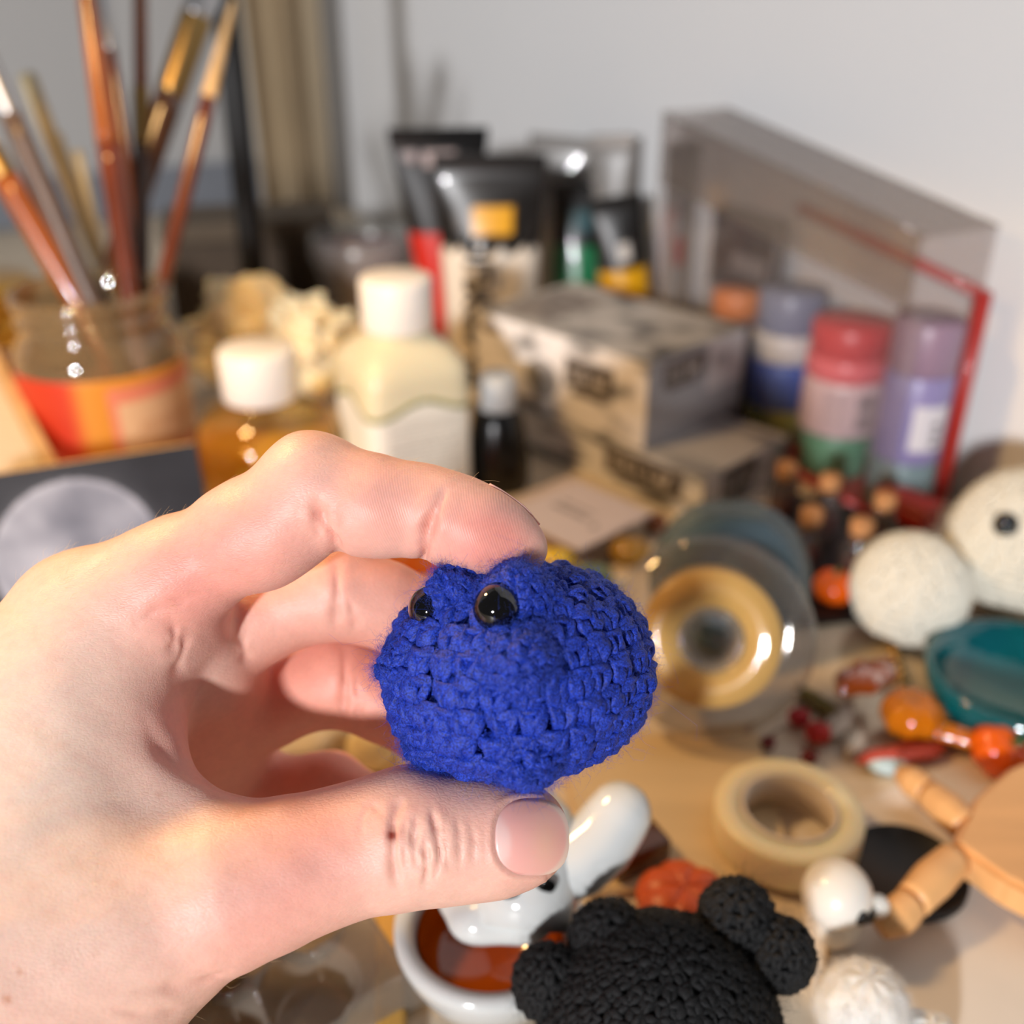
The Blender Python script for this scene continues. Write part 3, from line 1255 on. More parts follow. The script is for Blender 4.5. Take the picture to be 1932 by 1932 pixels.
def crochet_body(name, prof, parent, yarn, stitch=.0044, rowh=.0044, rad=.00125, el=None, loc=(0, 0, 0), rot=None, basis=None, quality=1, core=True):
    """A crocheted solid: stuffed core plus every stitch of yarn on it."""
    A, B, NN = crochet_rows(prof, stitch, rowh, el)
    V, FF = yarn_lobes(name, A, B, NN, rad, segs=10 if quality else 6, sides=14 if quality else 7)
    if core:
        n = 36
        k = len(prof)
        cv = []
        for i in range(n):
            a = 2 * math.pi * i / n
            e = 1.0 if el is None else el(a)
            for (z, r) in prof:
                cv.append((max(r * e - rad * .9, 1e-5) * math.cos(a), max(r * e - rad * .9, 1e-5) * math.sin(a), z * .97))
        cf = np.array([(i * k + j, ((i + 1) % n) * k + j, ((i + 1) % n) * k + j + 1, i * k + j + 1) for i in range(n) for j in range(k - 1)])
        FF = np.concatenate([FF, cf + len(V)])
        V = np.concatenate([V, np.array(cv)])
    if basis is not None:
        V = V @ np.array(basis).T
        A, B, NN = A @ np.array(basis).T, B @ np.array(basis).T, NN @ np.array(basis).T
    o = link(name, fast_mesh(name, V + np.array(loc), FF), yarn, parent)
    return o, (A + np.array(loc), B + np.array(loc), NN)


def dome(R, h0, h1, n=9, p=2.0):
    """profile of a dome from z=h0 (radius R) up to h1"""
    out = []
    for i in range(n):
        t = i / (n - 1)
        out.append((h0 + (h1 - h0) * math.sin(t * math.pi / 2), R * max(math.cos(t * math.pi / 2), .02) ** (2 / p)))
    return out


# ================================================================== the blue frog
BLUE = yarn_material('blue_yarn', (6, 18, 92), (30, 70, 206), sheen=.1)
U = .2 / FPX                                   # metres per photo pixel at the frog
fview = np.array([(978 - 966) / FPX, -(1285 - 966) / FPX, 1.0])
fview /= np.linalg.norm(fview)
fup0 = np.array([0, 1.0, 0])
fup0 -= fview * (fup0 @ fview)
fup0 /= np.linalg.norm(fup0)
fright = np.cross(fup0, fview)
roll = math.radians(-5)
fup1 = fup0 * math.cos(roll) - fright * math.sin(roll) * -1
fup1 /= np.linalg.norm(fup1)
FE = math.radians(17)
fz = fup1 * math.cos(FE) - fview * math.sin(FE)          # frog's own up axis, camera space
fz /= np.linalg.norm(fz)
toward = -fview - fz * (-fview @ fz)
toward /= np.linalg.norm(toward)
fx = np.cross(toward, fz)
fx /= np.linalg.norm(fx)
if fx[0] < 0:
    fx = -fx
# camera-space basis -> world basis columns: local x = right, local y = away, local z = up
ROT = np.stack([np.array([1.0, 0, 0]), np.array([0, SN, CS]), np.array([0, CS, -SN])], 1)
FB = ROT @ np.stack([fx, -toward, fz], 1)
frog_loc = np.array(P(981, 1288, .2005))
frog = empty('crochet_frog', Vector(frog_loc), 'small blue crocheted frog with shiny black bead eyes held in the fingers', 'toy')


def fp(az, z, r):
    """frog-local point: azimuth in degrees from the camera side (positive right), height and radius in photo px"""
    a = math.radians(az)
    return np.array([r * math.sin(a), -r * math.cos(a), z]) * U


FPROF = [(-124, 6), (-124, 90), (-118, 150), (-98, 190), (-60, 214), (-15, 224), (30, 228), (75, 222), (115, 205), (150, 178), (178, 142), (196, 92), (203, 8)]
frog_el = lambda a: 1.0 + .035 * math.cos(2 * (a - math.radians(20))) + .03 * math.cos(4 * (a + math.radians(90)))
body, anchors = crochet_body('body', [(z * U, r * U) for z, r in FPROF], frog, BLUE, stitch=.0052, rowh=.0049, rad=.00140, el=frog_el, basis=FB)
body['kind'] = 'stuff'
allA = [anchors]


def frog_bump(name, az, z, r, rx, h, tilt=0, stitch=.0034):
    """A small crocheted bobble pushed out of the body."""
    c = fp(az, z, r)
    out = fp(az, 0, 1.0) / np.linalg.norm(fp(az, 0, 1.0))
    up_ = np.array([0, 0, 1.0])
    d = out * math.cos(math.radians(tilt)) + up_ * math.sin(math.radians(tilt))
    s = np.cross(up_, d)
    s /= np.linalg.norm(s)
    w = np.cross(d, s)
    B3 = FB @ np.stack([s, w, d], 1)
    pr = dome(rx * U, -rx * .3 * U, h * U, 7)
    o, an = crochet_body(name, pr, frog, BLUE, stitch=stitch, rowh=.0030, rad=.00105, basis=B3, loc=FB @ c)
    allA.append(an)
    o['kind'] = 'stuff'
    return o


# eye mounds, cheeks/hands and feet
EA1, EA2 = -4, -60
frog_bump('eye_mound', EA1 + 8, 188, 110, 62, 52, 62)
frog_bump('eye_mound', EA2 + 2, 188, 118, 54, 50, 58)
frog_bump('front_leg', 1, 92, 198, 62, 62, 0)
frog_bump('front_leg', -74, 66, 204, 56, 52, 0)
frog_bump('foot', 0, -74, 192, 56, 44, -14)
frog_bump('foot', -66, -70, 186, 52, 40, -14)

eye_m = mat('black_bead', (6, 5, 5), .06, coat=.6, spec=.6)
for az, zz0, rr0 in ((EA1 - 6, 184, 163), (EA2 - 6, 172, 162)):
    c = fp(az, zz0, rr0)
    em = blob('eye', 42 * U, 42 * U, 42 * U, 32, 20)
    e_ = link('eye', em, eye_m, frog, loc=Vector(FB @ c))

# ---- wool fuzz
AA = np.concatenate([a[0] for a in allA])
BB = np.concatenate([a[1] for a in allA])
NN_ = np.concatenate([a[2] for a in allA])
toc = -(ROT @ fview)
vis = (NN_ @ toc) > -.35
AA, BB, NN_ = AA[vis], BB[vis], NN_[vis]
nf_ = 32000
ii = RNG.integers(0, len(AA), nf_)
ax_ = BB[ii] - AA[ii]
ax_ /= np.linalg.norm(ax_, axis=1, keepdims=True)
root = AA[ii] + (BB[ii] - AA[ii]) * RNG.uniform(0, 1, (nf_, 1)) + NN_[ii] * RNG.uniform(.0008, .0018, (nf_, 1)) + RNG.normal(size=(nf_, 3)) * .0006
ln_ = RNG.gamma(2.4, .00035, nf_) + .0005
kind_ = RNG.uniform(size=nf_)
long_ = kind_ < .06
ln_ = np.where(long_, ln_ * 2.6, ln_)
flat_ = (kind_ > .30)[:, None]
dr = np.where(flat_, ax_ * RNG.choice([-1, 1], (nf_, 1)) + NN_[ii] * .12 + RNG.normal(size=(nf_, 3)) * .35, NN_[ii] * .4 + RNG.normal(size=(nf_, 3)) * .8)
fz_ = link('wool_fuzz', fibres('wool_fuzz', root, dr, ln_, 1.9e-5, .45, 3), yarn_material('blue_fibre', (14, 38, 150), (58, 100, 228), .45, .15), frog)
tag(fz_, kind='stuff')
# ================================================================== left side: brushes, bottles, painting
GLASS = clear('clear_glass', (236, 226, 206), .92, .05, .14, (206, 180, 140), 1.8, .9)


def vjar(name, base, r, h, label, cat, glass, neck=.86, group=None, open_top=True):
    """Open glass jar: outer wall, shoulder, threaded neck and rolled rim, with a thick base and inner wall."""
    root = empty(name, base, label, cat, group)
    t = .0022
    pr = [(r * .90, 0), (r * .985, .003), (r, .008), (r, h * .70), (r * .985, h * .735), (r * (neck + .03), h * .80), (r * neck, h * .82), (r * neck, h * .86), (r * (neck + .035), h * .87),
          (r * (neck + .035), h * .885), (r * neck, h * .895), (r * neck, h * .925), (r * (neck + .04), h * .94), (r * (neck + .05), h * .965), (r * (neck + .03), h * .995), (r * neck, h), (r * neck - t, h * .985),
          (r * neck - t, h * .82), (r - t, h * .715), (r - t, .012), (r * .7, .007), (0.00001, .006)]
    g = link('glass', lathe(name, pr, 56, close=True), glass, root)
    return root


jb = T(236, 908)
JR = 143 * ZT(908) / FPX
JH = hfor(jb, 540)
jar = vjar('brush_jar', jb, JR, JH, 'glass jar with an orange and red label holding the paint brushes', 'jar', GLASS)


def jar_label(u, v):
    # red band, orange field, pink-bordered cream tag
    c = (214, 138, 44)
    if u < .34:
        c = (196, 52, 20)
    elif u < .40:
        k = (u - .34) / .06
        c = (196 + 18 * k, 52 + 86 * k, 20 + 24 * k)
    if u > .40 and v < .2:
        c = (196, 118, 30)
    if u > .965:
        c = (186, 66, 22)
    if .47 < u < .95 and .26 < v < .93:
        c = (222, 130, 100)
        if .50 < u < .92 and .36 < v < .80:
            c = (222, 180, 138)
            if .56 < u < .86 and .54 < v < .62 and int(u * 160) % 3:
                c = (200, 150, 110)
    if .47 < u < .88 and .13 < v < .18 and int(u * 140) % 2:
        c = (160, 100, 20)
    return c


lb = link('label', cyl_print('label', JR * 1.006, JH * .07, JH * .67, -74, 128, jar_label, 150, 50), print_material('label_paper', .5), jar)
lb.modifiers.new('t', 'SOLIDIFY').thickness = .0002
lb['label'] = 'orange paper label with red band and cream tag'
wt = link('murky_water', lathe('murky_water', [(JR * .9, .008), (JR * .94, .012), (JR * .94, JH * .56), (.00001, JH * .56)], 40), mat('murky_water', (120, 84, 50), .1, alpha=.75), jar)

BRUSH_GROUP = 'paint brushes standing in the glass jar'


def brush(name, p_rim, p_top, z_rim, z_top, rpx, handle, tip, label, down=.085, ext=1.0):
    """Stick through a rim pixel and an upper pixel. tip: list of (part, t0, t1, colour, radius factors) along 0..1 from rim to top."""
    a, b = P(*p_rim, z_rim), P(*p_top, z_top)
    d = (b - a).normalized()
    L = (b - a).length * ext
    k = min(down, max(0.0, (a.z - .012) / max(d.z, .2)))
    s = a - d * k
    # keep the lower end inside the jar
    off = Vector((s.x - jb.x, s.y - jb.y, 0))
    lim = JR * .80
    if off.length > lim:
        off = off.normalized() * lim
        s = Vector((jb.x + off.x, jb.y + off.y, s.z))
    e = a + d * L
    root = empty(name, s, label, 'paint brush' if 'brush' in name else 'stick', BRUSH_GROUP if 'brush' in name else None)
    r = rpx * z_rim / FPX
    ax = e - s
    n = 16

    def seg(part, t0, t1, m, f0, f1, flat=None, bulge=0.0):
        pts = [ax * (t0 + (t1 - t0) * i / n) for i in range(n + 1)]
        rad = [r * (f0 + (f1 - f0) * i / n + bulge * math.sin(math.pi * i / n)) for i in range(n + 1)]
        return link(part, tube(part, pts, rad, 14, flat=flat), m, root)
    for (part, t0, t1, m, f0, f1, *o) in [('handle', *handle)] + tip:
        seg(part, t0, t1, m, f0, f1, *o)
    return root


W_RED = mat('red_brown_lacquer', (96, 42, 18), .22, noise=.18, nscale=40, coat=.6)
W_ORANGE = mat('orange_lacquer', (138, 74, 28), .22, noise=.15, nscale=40, coat=.6)
W_DARK = mat('dark_brown_lacquer', (66, 40, 22), .25, noise=.2, nscale=40, coat=.5)
W_GREY = mat('grey_brown_paint', (84, 70, 64), .35, noise=.12, nscale=60)
W_PALE = mat('pale_wood', (196, 178, 140), .55, noise=.12, nscale=60, stretch=(1, 1, .2))
GOLD = mat('brass', (160, 132, 84), .36, metal=1.0)
SILVER = mat('nickel', (190, 190, 192), .32, metal=1.0)
HOG = mat('hog_bristle', (206, 170, 120), .7, noise=.25, nscale=400, stretch=(1, 1, .05))

brush('paint_brush', (197, 604), (-60, 30), .522, .485, 19, (0, .80, W_GREY, 1.0, .95), [('ferrule', .80, .92, SILVER, .95, .9), ('bristles', .92, 1.0, HOG, .9, .5)], 'grey-brown thick brush handle leaning farthest towards the left edge')
brush('paint_brush', (140, 556), (-40, 250), .535, .515, 25, (0, .86, W_ORANGE, .9, 1.0), [('ferrule', .86, .95, GOLD, 1.0, .95), ('bristles', .95, 1.0, HOG, .9, .5)], 'thick orange-brown brush handle lying lowest against the jar rim')
brush('paint_brush', (150, 545), (-36, 90), .548, .535, 15, (0, .72, W_DARK, .9, 1.05), [('ferrule', .72, .84, GOLD, 1.05, 1.05), ('bristles', .84, 1.0, HOG, 1.0, .6)], 'dark brown brush between the grey one and the orange one')
brush('paint_brush', (247, 565), (156, -60), .528, .505, 22, (0, .66, W_RED, .7, 1.0), [('tip_section', .66, .99, W_ORANGE, .98, .72), ('end_cap', .99, 1.0, W_ORANGE, .72, .2)], 'red-brown handle with an orange upper end, standing in the middle of the jar')
brush('paint_brush', (262, 440), (184, -70), .55, .54, 10, (0, .80, W_RED, .8, 1.0), [('ferrule', .80, .93, SILVER, 1.0, 1.1), ('bristles', .93, 1.0, HOG, 1.05, .6)], 'thin brown brush with a silver ferrule beside the red-brown handle')
brush('paint_brush', (268, 500), (264, -70), .545, .555, 15, (0, .60, W_DARK, .8, 1.0), [('ferrule', .60, .72, GOLD, 1.05, 1.1), ('tip_section', .72, 1.0, W_ORANGE, .9, .9)], 'dark upright brush with a brass ferrule half way up')
brush('paint_brush', (236, 400), (395, -40), .56, .55, 27, (0, .70, W_DARK, .7, 1.0), [('ferrule', .70, .90, GOLD, 1.0, 1.1), ('ferrule_collar', .90, .97, SILVER, 1.1, 1.15), ('bristles', .97, 1.0, HOG, 1.1, 1.0)], 'broad dark-handled brush with a wide brass and silver ferrule')
brush('paint_brush', (308, 528), (440, 2), .535, .53, 15, (0, .78, W_RED, .75, 1.0), [('bristles', .78, 1.0, HOG, 1.0, .35)], 'red-brown brush with pale bristles leaning towards the black pole')
for q, (a, b, r_) in enumerate((((178, 470), (52, 146), 17), ((186, 480), (106, 256), 12), ((192, 490), (146, 288), 10))):
    brush('bamboo_stick', a, b, .565, .575, r_, (0, 1.0, W_PALE, .45, 1.0), [], ('pale bamboo stick with the tallest wide end behind the brushes', 'pale bamboo stick second tallest of the three behind the brushes', 'pale bamboo stick shortest of the three behind the brushes')[q])['group'] = 'pale bamboo sticks in the jar'

# gold ridged canister and amber jar at the left edge
gb = T(2, 742)
gr = 92 * ZT(742) / FPX
gh = hfor(gb, 530)
gc = empty('gold_canister', gb, 'shiny gold ridged canister at the left edge behind the brush jar', 'canister')
pr = [(gr * .96, 0)]
for i in range(22):
    t = i / 21
    pr.append((gr * (1 + .035 * math.sin(t * 2 * math.pi * 4.5)), .002 + t * (gh * .86)))
link('body', lathe('body', pr, 40), mat('gold_tin', (206, 152, 62), .3, metal=.9, noise=.1, nscale=30), gc)
link('lid', lathe('lid', [(gr * 1.03, gh * .862), (gr * 1.06, gh * .87), (gr * 1.06, gh * .985), (gr * 1.02, gh)], 40), mat('gold_lid', (214, 166, 78), .28, metal=.9), gc)
ab = T(26, 900)
ar_ = 62 * ZT(893) / FPX
ah = hfor(ab, 675)
aj = empty('amber_jar', ab, 'small amber jar with a kraft label between the board and the brush jar', 'jar')
link('body', lathe('body', [(ar_ * .95, 0), (ar_, .003), (ar_, ah * .78), (ar_ * .9, ah * .86), (ar_ * .8, ah * .88)], 40), mat('amber_glass', (120, 66, 18), .08, alpha=.9, coat=.5), aj)
link('lid', lathe('lid', [(ar_ * .86, ah * .875), (ar_ * .88, ah * .885), (ar_ * .88, ah * .99), (ar_ * .84, ah)], 40), mat('copper_lid', (190, 120, 60), .3, metal=.8), aj)
ll = link('label', cyl_print('label', ar_ * 1.01, ah * .12, ah * .62, -80, 80, lambda u, v: (150, 96, 60) if (.72 < v < .8 and .2 < u < .8 and int(u * 60) % 4) else (186, 134, 80), 60, 24), print_material('label_paper'), aj)
ll.modifiers.new('t', 'SOLIDIFY').thickness = .0002

# pale wooden canvas frame leaning at the left edge, seen from behind
e_lo, e_hi = P(150, 978, .492), P(-70, 560, .565)
e1 = (e_hi - e_lo).normalized()
k = (e_lo.z - .004) / e1.z
e_lo = e_lo - e1 * k
e2 = Vector((-.93, -.36, .0))
e2 = (e2 - e1 * e2.dot(e1)).normalized()
e3 = e1.cross(e2).normalized()
if e3.y > 0:
    e3 = -e3
fr_ = bpy.data.objects.new('canvas_frame', None)
COL.objects.link(fr_)
frame_mat(fr_, e2, e3.cross(e2), e3, e_lo + Vector((0, 0, .012)))
tag(fr_, 'bare wooden stretcher frame leaning at the left edge behind the moon painting', 'frame')
FL, FW = .20, .06
fm = mat('stretcher_wood', (190, 152, 104), .5, noise=.12, nscale=30, stretch=(1, 8, 1))


def bar(nm, x0, x1, y0, y1, z0, z1, m):
    me_ = rbox(nm, x1 - x0, y1 - y0, z1 - z0, .0008)
    return link(nm, me_, m, fr_, loc=((x0 + x1) / 2, (y0 + y1) / 2, z0), smooth=False)


sgn = 1 if (e3.cross(e2)).dot(e1) > 0 else -1
yy0, yy1 = (0, FL) if sgn > 0 else (-FL, 0)
bar('side_bar', 0, .006, yy0, yy1, -.010, .004, fm)
bar('side_bar', FW - .006, FW, yy0, yy1, -.010, .004, fm)
bar('cross_bar', .006, FW - .006, yy0, yy0 + .006, -.010, .004, fm)
bar('cross_bar', .006, FW - .006, yy1 - .006, yy1, -.010, .004, fm)
bar('canvas', .006, FW - .006, yy0 + .006, yy1 - .006, -.004, -.001, mat('raw_canvas', (200, 182, 156), .8, noise=.05, nscale=300, bump=.2, bscale=2500))

# painting of a moon
p_l, p_r = P(-250, 940, .408), P(371, 848, .452)
pz = p_l.z
e1 = (p_r - p_l).normalized()
nrm_ = Vector((e1.y, -e1.x, 0)).normalized()          # horizontal normal towards the viewer
tilt = math.radians(26)
upv = Vector((0, 0, 1)) * math.cos(tilt) - nrm_ * math.sin(tilt)
e1 = (e1 - upv * e1.dot(upv)).normalized()
PH = p_r.z / math.cos(tilt) + .0
PW = (p_r - p_l).length
face_n = e1.cross(upv).normalized()
if face_n.dot(nrm_) < 0:
    face_n = -face_n
paint_root = bpy.data.objects.new('moon_painting', None)
COL.objects.link(paint_root)
org = p_r - upv * (PH - .001) + Vector((0, 0, .0028))
frame_mat(paint_root, e1, -face_n, upv, org)
tag(paint_root, 'small canvas painted with a pale grey full moon on a dark night sky', 'painting')
pm = link('stretched_canvas', rbox('stretched_canvas', PW, .0085, PH, .0012), mat('canvas_edge', (206, 166, 108), .6, noise=.08, nscale=200), paint_root, loc=(-PW / 2, .0045, 0), smooth=False)
# moon centre: where the photograph shows it on the canvas plane
dirv = P(150, 1048, 1.0) - Vector((0, 0, CAM_H))
tt = (org - Vector((0, 0, CAM_H))).dot(face_n) / dirv.dot(face_n)
mc = Vector((0, 0, CAM_H)) + dirv * tt
mu_, mv_ = (mc - org).dot(e1), (mc - org).dot(upv)
MR = 148 * tt / FPX
from mathutils import noise as mnoise


def moon_col(u, v):
    x, z = -PW + u * PW, v * PH
    r_ = math.hypot(x - mu_, (z - mv_) * 1.0) / MR
    n1 = mnoise.fractal(Vector((x * 60, z * 60, 3.1)), 1.0, 2.0, 4)
    n2 = mnoise.fractal(Vector((x * 26, z * 26, 9.7)), 1.0, 2.0, 4)
    if r_ < 1:
        k_ = 122 + 52 * n2 + 18 * n1 + (14 if r_ > .93 else 0) + 14 * (1 - r_)
        return (max(60, k_ - 2), max(62, k_ + 4), min(200, k_ + 22))
    gl = max(0, 1 - (r_ - 1) * 6)
    k_ = 36 + 20 * n2 + 26 * gl * (.6 + .4 * n1)
    return (max(12, k_ - 4), max(14, k_), max(20, k_ + 10))


link('moon_picture', grid_print('moon_picture', lambda u, v: (-PW + u * PW, -.0004, v * (PH - .0008)), moon_col, 220, 110), print_material('acrylic_paint', .5), paint_root)

# ------------------------------------------------------------------ bottles
BCAP = mat('white_cap_plastic', (236, 230, 222), .35, sss=.1)


def bottle_cap(root, r, z0, h, m=BCAP, ribs=48):
    pr_ = [(r * .97, z0), (r, z0 + h * .05), (r, z0 + h * .90), (r * .97, z0 + h * .97), (r * .9, z0 + h), (.00001, z0 + h)]
    o = link('cap', lathe('cap', pr_, ribs * 2, wob=lambda a, t: 1 + (.012 * (1 if int(a / (math.pi / ribs)) % 2 else 0) if .1 < t < .6 else 0)), m, root)
    return o


# white square bottle
wb = T(768, 932)
zw = ZT(932)
wr = 98 * zw / FPX
wh_ = hfor(wb, 520)
wbt = empty('white_bottle', wb, 'square milky white bottle with a white label edged in green', 'bottle', rot=(0, 0, math.radians(28)))
link('body', sqlathe('body', [(wr * .9, 0, 7), (wr, .004, 7), (wr, wh_ * .60, 7), (wr * .97, wh_ * .66, 6), (wr * .80, wh_ * .715, 4), (wr * .62, wh_ * .755, 2.6), (wr * .56, wh_ * .775, 2), (wr * .52, wh_ * .80, 2)], 96), mat('milky_plastic', (216, 206, 174), .3, sss=.3, sssr=.006, coat=.2), wbt)
bottle_cap(wbt, 67 * (zw - .04) / FPX, wh_ * .785, wh_ * .215)


def white_label(u, v):
    a = u * 4 % 1.0            # along each face
    face = int(u * 4 - 1e-6)
    wave = .93 - .06 * math.cos(u * 8 * math.pi)
    if v > wave + .02:
        return (214, 204, 172)
    if v > wave - .025:
        return (120, 124, 62)
    c = (226, 222, 208)
    if face in (0, 3) and .12 < a < .9 and v < .84:
        ln2 = v * 26
        if (ln2 % 1) < .45 and mnoise.noise(Vector((u * 160, int(ln2), 0))) > -.25:
            c = (176, 172, 160)
    if face == 0 and .45 < a < .95 and .30 < v < .36:
        c = (150, 164, 140)
    return c


def sq_label(r, z0, z1, p):
    def f(u, v):
        a = -math.pi / 2 - math.pi / 4 + 2 * math.pi * u + math.pi / 2 * 1.0
        c, s_ = math.cos(a), math.sin(a)
        q = 1.0 / ((abs(c) ** p + abs(s_) ** p) ** (1 / p))
        return (r * q * c, r * q * s_, z0 + (z1 - z0) * v)
    return f


l2 = link('label', grid_print('label', sq_label(wr * 1.006, wh_ * .04, wh_ * .54, 7), white_label, 240, 70), print_material('label_paper'), wbt)
l2.modifiers.new('t', 'SOLIDIFY').thickness = .0002
l2['label'] = 'white paper label with green wavy edge and lines of small print'

# yellow oil bottle
yb = T(518, 948)
zy = ZT(948)
yr = 128 * zy / FPX
yh = hfor(yb, 655)
ybt = empty('oil_bottle', yb, 'clear bottle of yellow oil with a white screw cap', 'bottle')
OIL = clear('bottle_plastic', (240, 225, 180), .93, .05, .05, (230, 210, 160))
link('body', lathe('body', [(yr * .92, 0), (yr, .004), (yr, yh * .44), (yr * .96, yh * .52), (yr * .80, yh * .61), (yr * .58, yh * .67), (yr * .5, yh * .69), (yr * .5, yh * .74)], 56), OIL, ybt)
link('oil', lathe('oil', [(yr * .88, .003), (yr * .95, .007), (yr * .95, yh * .44), (yr * .90, yh * .52), (.00001, yh * .525)], 48), mat('yellow_oil', (220, 172, 40), .08, trans=.12, sss=.3, sssr=.01, coat=.3), ybt)
bottle_cap(ybt, 71 * (zy - .03) / FPX, yh * .70, yh * .30)


def oil_label(u, v):
    if v > .9 - .1 * math.sin(u * math.pi):
        return (206, 178, 60)
    if v > .42:
        return (204, 176, 44)
    if v > .34:
        return (120, 120, 90)
    return (64, 72, 112)


l3 = link('label', cyl_print('label', yr * 1.008, yh * .05, yh * .40, -10, 120, oil_label, 60, 30), print_material('label_paper'), ybt)
l3.modifiers.new('t', 'SOLIDIFY').thickness = .0002

# crumpled cream tissue
tb = T(532, 752)
zt_ = ZT(742)
tr_ = 150 * zt_ / FPX


def crumple(th, ph):
    d = Vector((math.cos(th) * math.sin(ph), math.sin(th) * math.sin(ph), math.cos(ph)))
    n_ = abs(mnoise.fractal(d * 2.2, 1.0, 2.0, 3)) * .55 + abs(mnoise.noise(d * 5.0 + Vector((4, 1, 7)))) * .22
    pk = .55 * max(0, d.dot(Vector((-.25, .1, .96)))) ** 10
    return .80 + n_ + pk


ts = link('crumpled_tissue', blob('crumpled_tissue', tr_ * .95, tr_ * .6, hfor(tb, 590) * .52, 72, 48, crumple), mat('tissue_paper', (238, 220, 182), .85, sss=.35, sssr=.01, noise=.05, nscale=60, bump=.3, bscale=180), loc=tb + Vector((0, 0, hfor(tb, 590) * .62)), smooth=False)
tag(ts, 'crumpled cream tissue paper behind the two white-capped bottles', 'tissue')

# black pole of a stand, with its foot
pb = T(492, 650)
pz0, pt = .55, P(446, -60, ZT(650) - .20)
pole = empty('black_stand', pb, 'black metal pole on a round foot in front of the curtain', 'stand')
rr0 = 21 * ZT(560) / FPX
dvec = (P(440, 0, .74) - P(477, 530, .80))
dvec = Vector((dvec.x, dvec.y * .25, dvec.z)).normalized()
bm_ = mat('black_metal', (16, 14, 13), .35)
link('pole', tube('pole', [Vector((0, 0, .012)) + dvec * t for t in np.linspace(0, .75, 12)], rr0 * .95, 20), bm_, pole)
link('foot', lathe('foot', [(.045, 0), (.046, .003), (.044, .008), (.02, .012), (.012, .018), (.011, .024)], 40), bm_, pole)

# dark block added in the corner, standing in for the wall's shadow
sb = T(470, 600)
sbx = empty('wall_shadow_block', sb + Vector((.0, .035, 0)), 'dark brown block added in place of the wall shadow behind the black pole', 'box', rot=(0, 0, math.radians(12)))
sh = hfor(sb, 418)
bw = 300 * ZT(600) / FPX
bmat = mat('dark_card', (70, 56, 42), .7, noise=.15, nscale=30)
link('body', rbox('body', bw, .07, sh * .80, .002), bmat, sbx, smooth=False)
link('lid', rbox('lid', bw * 1.03, .073, sh * .2, .002), mat('dark_lid', (88, 74, 58), .7, noise=.1), sbx, loc=(0, 0, sh * .802), smooth=False)

# mauve candle glass
mb = T(694, 612)
zm = ZT(612)
mr_ = 94 * zm / FPX
mh = hfor(mb, 440)
mg = empty('candle_glass', mb, 'wide candle glass with mauve wax and a frosted rim behind the white bottle', 'candle')
link('glass', lathe('glass', [(mr_ * .80, 0), (mr_ * .84, .003), (mr_ * .86, mh * .5), (mr_ * 1.0, mh * .78), (mr_, mh), (mr_ * .97, mh * 1.01), (mr_ * .95, mh), (mr_ * .95, mh * .8), (mr_ * .80, mh * .5), (mr_ * .78, .006), (.00001, .005)], 48), clear('frosted_glass', (238, 240, 238), .97, .25, .22, (196, 194, 190)), mg)
link('wax', lathe('wax', [(mr_ * .77, .007), (mr_ * .795, mh * .5), (mr_ * .93, mh * .86), (.00001, mh * .86)], 40), mat('mauve_wax', (176, 136, 140), .5, sss=.3, sssr=.01), mg)
link('wick', tube('wick', [(0, 0, mh * .85), (.0005, 0, mh * .92), (.002, 0, mh * .95)], .0008, 8), mat('wick', (40, 34, 30), .8), mg)
# ================================================================== paint tubes
def paint_tube(name, base, r, h, wtop, colf, label, lean=0.0, rotz=0.0, capm=None, crimp=None, caph=.10, text=None, group='paint tubes standing in a row before the wall'):
    """Paint tube standing on its cap: round at the shoulder, pressed flat to a crimped top."""
    root = empty(name, base, label, 'paint tube', group, rot=(0, lean, rotz))
    ch = h * caph
    capm = capm or mat('black_cap', (14, 13, 13), .35)
    link('cap', lathe('cap', [(r * .70, 0), (r * .74, ch * .06), (r * .70, ch * .9), (r * .62, ch)], 40), capm, root)

    def f(u, v):
        a = 2 * math.pi * u
        t = min(1, max(0, (v - .10) / .84))
        k = t ** 1.5
        if v < .10:
            q = v / .10
            rx = ry = r * (.45 + .55 * math.sin(q * math.pi / 2))
            z = ch * .9 + q * h * .04
        else:
            rx = r * (1 - k) + wtop / 2 * k
            ry = r * (1 - k) + .0012 * k
            z = ch * .9 + h * .04 + (v - .10) / .90 * (h * (1 - caph * .9 - .04))
        return (rx * math.cos(a), ry * math.sin(a), z)
    b_ = link('body', grid_print('body', lambda u, v: f(u, v), colf, 65, 60), print_material('tube_print', .3, .2), root)
    cz = h * .985
    cm = crimp or mat('black_foil', (20, 19, 19), .3, metal=.2)
    link('crimped_end', rbox('crimped_end', wtop * 1.02, .0030, h * .055, .0008), cm, root, loc=(0, 0, h * .965), smooth=False)
    if text:
        t_, size, zc, m_, yoff = text
        me_ = text_mesh('lettering', t_, size)
        o = link('lettering', me_, m_, root, loc=(-.007, yoff * .95, zc), rot=(math.pi / 2, -math.pi / 2, 0), smooth=False)
    return root


def tcol(bands, marks=()):
    """Colour by height: bands = [(v_top, rgb)...]; marks = (u0, u1, v0, v1, rgb) with u = .75 facing the viewer."""
    def f(u, v):
        c = bands[-1][1]
        for vt, col_ in bands:
            if v <= vt:
                c = col_
                break
        for (u0, u1, v0, v1, col_) in marks:
            if u0 < u < u1 and v0 < v < v1:
                c = col_
        return c
    return f


BLK = (18, 16, 15)
